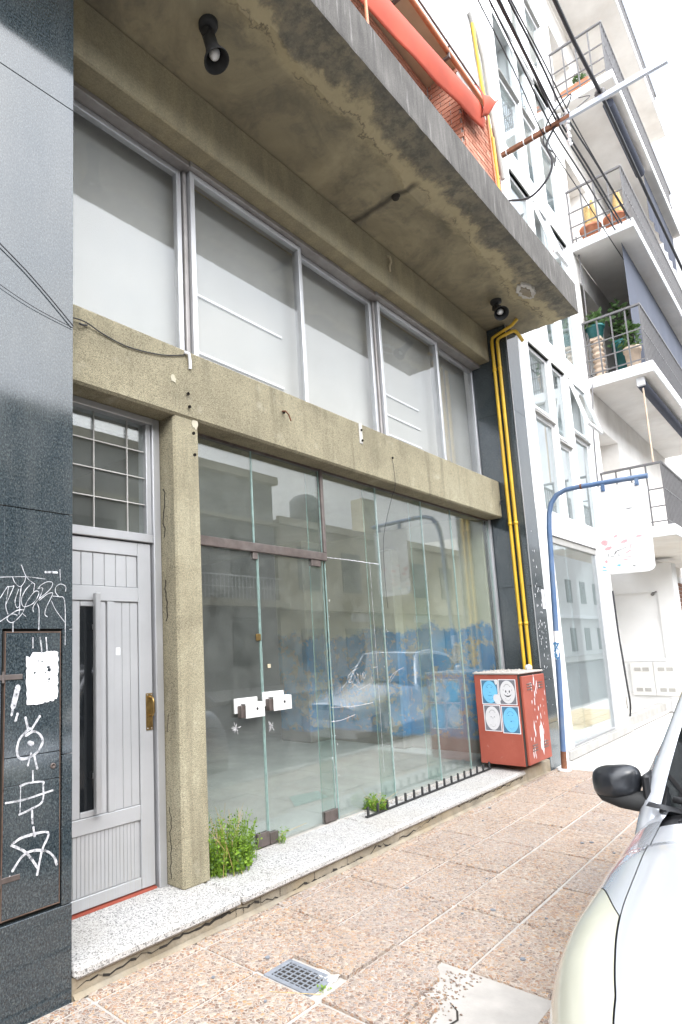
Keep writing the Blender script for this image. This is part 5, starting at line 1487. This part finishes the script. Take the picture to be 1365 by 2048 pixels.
cable([(11.62,-.03,2.3),(11.61,-.04,1.6),(11.60,-.06,1.2),(11.62,-.07,.8),(11.9,-.02,.45),(12.15,.06,.22)], .014, 'dark cable hanging down the white column of the apartment block')

# ================================================================== weeds
def weed(c, n, spread, h, seed, lab, size=.028):
    t = thing('weed_clump', lab, 'weed', c, 'weeds growing along the step')
    r_ = random.Random(seed); st = MB(); lf = MB(); l2 = MB(); dry = MB()
    for i in range(n):
        a = r_.uniform(0, 6.283); rad = spread*math.sqrt(r_.random()); hh = h*r_.uniform(.35, 1.0)*(1-.35*rad/spread)
        b = Vector((c[0]+rad*math.cos(a)*.7, c[1]+rad*math.sin(a)*.55, c[2])); lean = Vector((math.cos(a), math.sin(a)*.8, 0))*hh*r_.uniform(.05, .35)
        tip = b+lean+Vector((0,0,hh)); mid = (b+tip)/2-lean*.2
        st.tube([b, mid, tip], [.0025, .002, .001], 4, cap=False)
        for k in range(int(5+hh*42)):
            u = r_.uniform(.12, 1.0); p = (b*(1-u)+tip*u)
            d = Vector((r_.gauss(0,1), r_.gauss(0,1), r_.gauss(.35,.5))).normalized(); e = d.cross(Vector((r_.gauss(0,1), r_.gauss(0,1), r_.gauss(0,1)))).normalized()
            s = size*r_.uniform(.55, 1.25)*(1.15-.5*u); p = p+d*.008
            (l2 if r_.random() < .3 else lf).add([p, p+d*s*.45+e*s*.32, p+d*s, p+d*s*.45-e*s*.32], [(0,1,2,3)])
        if i % 9 == 0:
            q = b+Vector((r_.gauss(0,.04), r_.gauss(0,.03), 0)); dry.tube([q, q+Vector((r_.gauss(0,.03), r_.gauss(0,.03), h*.4)), q+Vector((r_.gauss(0,.09), r_.gauss(0,.06), h*r_.uniform(.5,.9)))], [.002,.0016,.001], 4, cap=False)
    if dry.v: obj('dry_stems', dry, MAT['cactus'], t)
    if l2.v: obj('leaves', l2, MAT['weed_dark'], t)
    obj('stems', st, MAT['weed'], t); obj('leaves', lf, MAT['weed'], t)
weed((2.925, .335, .138), 170, .24, .44, 1, 'tall bright green weed clump at the foot of the pillar')
weed((4.78, .385, .138), 60, .15, .16, 2, 'low round green weed at the near end of the spike strip', .03)
weed((3.56, .42, .138), 9, .05, .17, 3, 'small sprig of weed between the two glass doors', .024)
weed((3.12, .40, .138), 34, .20, .26, 5, 'thin green weeds at the foot of the first glass door', .022)
weed((2.42, -.80, -.015), 6, .05, .03, 4, 'tiny green sprout beside the drain grate', .016)

# litter inside the shop
o = MB(); o.add([(4.45,1.02,.131),(4.92,1.0,.131),(5.05,1.22,.135),(4.7,1.30,.133)], [(0,1,2,3)])
tag(obj('glass_shard', o, MAT['glassedge']), 'broken pane of glass lying on the shop floor', 'glass shard')
o = MB(); o.add([(3.3,1.18,.131),(3.5,1.16,.131),(3.52,1.26,.134),(3.33,1.27,.132)], [(0,1,2,3)])
tag(obj('paper_sheet', o, MAT['paper']), 'crumpled sheet of paper on the shop floor', 'paper')

# ================================================================== parked car
CX, CY, ZR = 1.42, -2.745, -.13           # front bumper x, centre line y, road height
CAR = thing('parked_car', 'silver white hatchback parked at the kerb with a black door mirror', 'car', (3.4, CY, ZR))
HWD = .845
def hw(u):
    if u < 1.1: return HWD*(.60+.40*math.sin(min(1, (u+.02)/.95)*math.pi/2)**.8)
    if u > 3.3: return HWD*(1-.12*((u-3.3)/.8)**2)
    return HWD
def zt(u):       # top of the lower body above the road
    pts = [(0,.60),(.12,.70),(.4,.778),(.8,.864),(1.2,.948),(1.6,1.0),(2.6,1.02),(3.6,1.02),(3.95,.97),(4.05,.80)]
    for (a, b), (c, d) in zip(pts[:-1], pts[1:]):
        if u <= c: return b+(d-b)*(u-a)/(c-a)
    return pts[-1][1]
def sf(u, v, off=0, side=1):     # v 0 centre top .. 1 sill
    a = max(1e-4, min(1-1e-4, v))*math.pi/2
    n = 5.0
    y = math.sin(a)**(2/n); zc = math.cos(a)**(2/n)
    w = hw(u)+off; zb = .20
    top = zt(u)+off
    crown = .05*(1-(y)**2)*(1 if u < 1.3 else .4) - .02
    front = max(0, 1-u/.12)
    z = zb+(top+crown-zb)*zc
    x = u + .10*max(0, (y-.3))**2*max(0, 1-u/.7) + front*.05*(1-zc)
    return (CX+x, CY+side*w*y, ZR+z)
def vh(u): return .315+.03*max(0, u-.6)+.10*max(0, .45-u)/.45
def grd(name, f, nu, nv, mat, lab=None, th=None, par=CAR):
    m = MB(); m.grid(f, nu, nv)
    o = obj(name, m, MAT[mat], par, label=lab)
    if th:
        s = o.modifiers.new('thick', 'SOLIDIFY'); s.thickness = th; s.offset = -1
    return o
grd('shell', lambda p, q: sf(.03+4.0*p, -0+q, -.012, 1), 60, 30, 'black')
grd('shell', lambda p, q: sf(.03+4.0*p, q, -.012, -1), 60, 30, 'black')
def hood(p, q):
    u = .10+1.42*p; s = 1 if q > .5 else -1; v = abs(q-.5)*2*(vh(u)-.0025)
    return sf(u+.10*(1-abs(q-.5)*2)*0, v, .004, s)
grd('bonnet', hood, 50, 60, 'paint_silver')
for s in (1, -1):
    def hlb(q): return .80+.30*math.sin(min(1, q*1.7)*math.pi/2)-.55*max(0, q-.5)*2           # rear edge of the lamp
    def lamp(p, q): 
        u0 = .06+.05*q
        u = u0+(hlb(q)-u0)*p; v = vh(u)+.0025+(.80-vh(u))*q
        return sf(u, v, .006+.010*math.sin(math.pi*p)*math.sin(math.pi*q), s)
    grd('headlamp', lamp, 30, 16, 'headlamp')
    def fend(p, q):
        ua = hlb(min(1, q/.72))+.008 if q < .72 else hlb(1)+.008
        u = ua+(1.82-ua)*p; v = vh(u)+.0025+(.985-vh(u))*q
        if u > 1.15: pass
        return sf(u, v, .004, s)
    grd('front_wing', fend, 40, 30, 'paint_silver')
    grd('door', lambda p, q: sf(1.83+.80*p, .40+(.985-.40)*q, .004, s), 20, 24, 'paint_silver')
    grd('door', lambda p, q: sf(2.59+.75*p, .40+(.985-.40)*q, .004, s), 20, 24, 'paint_silver')
    grd('rear_wing', lambda p, q: sf(3.35+.68*p, .30+(.985-.30)*q, .004, s), 16, 24, 'paint_silver')
    grd('bumper', lambda p, q: sf(.0+.30*p, .81+.18*q, .012, s), 12, 10, 'paint_silver')
grd('bumper', lambda p, q: (CX-.03+.12*(2*q-1)**2*1.3, CY+(2*q-1)*.56, ZR+.20+.44*p), 12, 24, 'paint_silver')
# cabin
def cab(u, y, z): return (CX+u, CY+y, ZR+z)
BF = (1.50, 1.80, .70, .93); TF = (2.06, 2.16, .54, 1.50)     # base and top of the screen: u centre, u side, half width, z
def ws(p, q):
    t = 2*q-1
    a = Vector(cab(BF[0]+(BF[1]-BF[0])*t*t, BF[2]*t, BF[3]+.03*(1-t*t))); b = Vector(cab(TF[0]+(TF[1]-TF[0])*t*t, TF[2]*t, TF[3]+.02*(1-t*t)))
    c = a.lerp(b, p); c.z += .035*math.sin(p*math.pi); return c
grd('windscreen', ws, 16, 20, 'carglass')
grd('cowl', lambda p, q: cab(1.46+.06*p+.30*(2*q-1)**2, (2*q-1)*.74, .955+.03*(1-(2*q-1)**2)+.006*p), 4, 20, 'black')
grd('wiper', lambda p, q: cab(1.53+.03*p+.26*(q*.85)**2, .05+.58*q, 1.02-.03*q*q+.012*p), 2, 12, 'black', th=.012)
grd('roof', lambda p, q: cab(2.08+(1.5)*p+.08*(2*q-1)**2*(1-2*p), (2*q-1)*.575, 1.505+.04*math.sin(p*math.pi)+.025*(1-(2*q-1)**2)-.10*p*p), 20, 16, 'paint_silver', th=.02)
for s in (1, -1):
    m = MB(); m.tube([cab(1.80, s*.745, .80), cab(1.86, s*.728, .90), cab(1.95, s*.680, 1.08), cab(2.05, s*.62, 1.26), cab(2.20, s*.555, 1.47), cab(2.7, s*.55, 1.53), cab(3.4, s*.575, 1.42), cab(3.85, s*.68, 1.02)], [.062,.060,.054,.05,.045,.04,.045,.06], 10)
    obj('pillar', m, MAT['paint_silver'], CAR)
    m = MB(); m.tube([cab(1.80, s*.685, .92), cab(1.90, s*.63, 1.10), cab(2.0, s*.575, 1.27), cab(2.14, s*.52, 1.46)], .020, 6)
    obj('screen_seal', m, MAT['black'], CAR)
    grd('side_glass', lambda p, q: (lambda a, b: a.lerp(b, q))(Vector(cab(1.92+1.7*p, s*.79, .99)), Vector(cab(2.22+1.2*p, s*.59, 1.46))), 12, 6, 'carglass')
    obj('pillar', MB().tube([cab(2.58, s*.80, .98), cab(2.62, s*.60, 1.44)], .04, 8), MAT['black'], CAR)
    # mirror
    m = MB(); c0 = Vector(cab(1.86, s*.872, 1.022))
    def mir(p, q):
        th = 2*math.pi*q; ph = math.pi*p
        ex = 3.0
        cs = lambda a: math.copysign(abs(math.cos(a))**(2/ex), math.cos(a)); sn = lambda a: math.copysign(abs(math.sin(a))**(2/ex), math.sin(a))
        x = .060*cs(ph); rr_ = abs(math.sin(ph))**(2/ex)
        yy = .100*rr_*cs(th); z_ = .074*rr_*sn(th)
        taper = 1-.22*max(0, -x/.075)
        z_ += -.015*(yy/.1)*s
        return (c0.x+x+.02*abs(yy)/.1, c0.y+yy*taper, c0.z+z_*taper)
    m.grid(mir, 18, 28)
    MI = obj('door_mirror', m, MAT['mirror_black'], CAR)
    obj('mirror_arm', MB().tube([cab(1.865, s*.955, .965), cab(1.865, s*.93, .958), cab(1.87, s*.86, .950), cab(1.88, s*.80, .946), cab(1.89, s*.745, .945)], [.006,.028,.044,.048,.044], 12), MAT['blackmatte'], MI)
    obj('mirror_base', MB().box(CX+1.84, CX+1.98, CY+s*.735, CY+s*.765, ZR+.95, ZR+1.07, c=.012), MAT['black'], MI)
    for u in (1.02, 3.35):
        W_ = obj('wheel', MB().lathe(cab(u, s*(HWD-.20), .29), [(.16,-.02),(.25,-.02),(.29,.01),(.29,.15),(.26,.185),(.17,.18),(.001,.17)], 28, axis=(0,s,0)), MAT['blackmatte'], CAR)
        obj('rim', MB().lathe(cab(u, s*(HWD-.20), .29), [(.17,.182),(.165,.187),(.05,.178),(.001,.18)], 24, axis=(0,s,0)), MAT['alu'], W_)
obj('number_plate', MB().box(CX-.045, CX-.032, CY-.2, CY+.2, ZR+.36, ZR+.48, c=.003), MAT['paper'], CAR)
obj('interior', MB().box(CX+1.6, CX+3.3, CY-.6, CY+.6, ZR+.5, ZR+.95), MAT['black'], CAR)

def copy_tree(o, par=None):
    c = o.copy(); COL.objects.link(c); c.parent = par
    for ch in list(o.children): copy_tree(ch, c)
    return c
CAR['group'] = 'cars parked along the kerb'
c2 = copy_tree(CAR)
c2.location.x += 7.0
c2['label'] = 'second silver hatchback parked farther along the kerb, beyond the nearest car'

# ================================================================== buildings across the street
def house(name, lab, x0, x1, h, wallm, y=-14.0):
    t = thing(name, lab, 'house', ((x0+x1)/2, y-3, 0))
    obj('wall', MB().box(x0, x1, y-6, y, 0, h), MAT[wallm], t)
    return t
HA_ = house('street_house', 'grey beige two storey house with slatted shutters across the street', -26, 20.4, 9.0, 'opp_grey')
obj('cornice', MB().box(-26.1, 20.5, -13.995, -13.7, 8.8, 9.15), MAT['opp_cream'], HA_)
obj('ledge', MB().box(-26.1, 20.5, -13.995, -13.6, 3.3, 3.6).box(-26.1, 20.5, -13.995, -13.75, 6.9, 7.05), MAT['opp_cream'], HA_)
for fl, z0 in ((0, .9), (1, 4.5)):
    for k in range(12):
        x = -22+k*3.6
        w_ = obj('shuttered_window', MB().box(x, x+1.7, -13.995, -13.97, z0-.4*(fl > 0), z0+1.7), MAT['darkroom'], HA_)
        sh = MB()
        for q in range(20): sh.box(x+.03, x+1.67, -13.968, -13.95, z0-.38*(fl > 0)+q*.1, z0-.38*(fl > 0)+q*.1+.07)
        obj('slats', sh, MAT['shutter'], w_, kind='stuff')
rl = MB()
for k in range(220): rl.box(-26+k*.21, -26+k*.21+.025, -13.62, -13.60, 3.6, 4.5)
rl.box(-26, 20.4, -13.63, -13.59, 4.5, 4.55).box(-26, 20.4, -13.63, -13.59, 4.05, 4.08)
obj('railing', rl, MAT['white'], HA_, kind='stuff')
HB = house('street_house', 'cream two storey house with a roof tank across the street', 20.6, 40, 7.3, 'opp_cream')
obj('ledge', MB().box(20.6, 40, -13.995, -13.4, 3.2, 3.5).box(20.6, 40, -13.995, -13.8, 7.1, 7.45), MAT['opp_cream'], HB)
for k in range(5):
    for z0 in (.4, 4.2):
        obj('window', MB().box(22+k*3.5, 23.6+k*3.5, -13.995, -13.95, z0, z0+2), MAT['shutter'], HB)
obj('water_tank', MB().lathe((24.0,-15.0,7.3), [(.001,0),(.75,0),(.75,1.5),(.55,1.75),(.25,1.85),(.001,1.85)], 20), MAT['tank'], HB)
obj('chimney', MB().box(28.5, 29.6, -15.2, -14.4, 7.3, 9.6), MAT['opp_cream'], HB)
HC = house('street_house', 'pale far house with flat roof across the street', 40.2, 70, 8.6, 'offwhite')
obj('ledge', MB().box(40.2, 70, -13.995, -13.7, 3.2, 3.5), MAT['white'], HC)
for k in range(7):
    for z0 in (.4, 4.6):
        obj('window', MB().box(41.5+k*4, 43+k*4, -13.995, -13.95, z0, z0+2), MAT['shutter'], HC)

for x in (26.0, 32.3):
    pl_ = MB(); pl_.box(x, x+1.7, -13.99, -13.95, 2.75, 3.15)
    tag(obj('wall_plate', pl_, MAT['paper'], None), 'small white wall plate on the cream house across the street, %s the crossarm' % ('nearer to' if x < 30 else 'farther from'), 'sign', 'wall plates on the cream house')
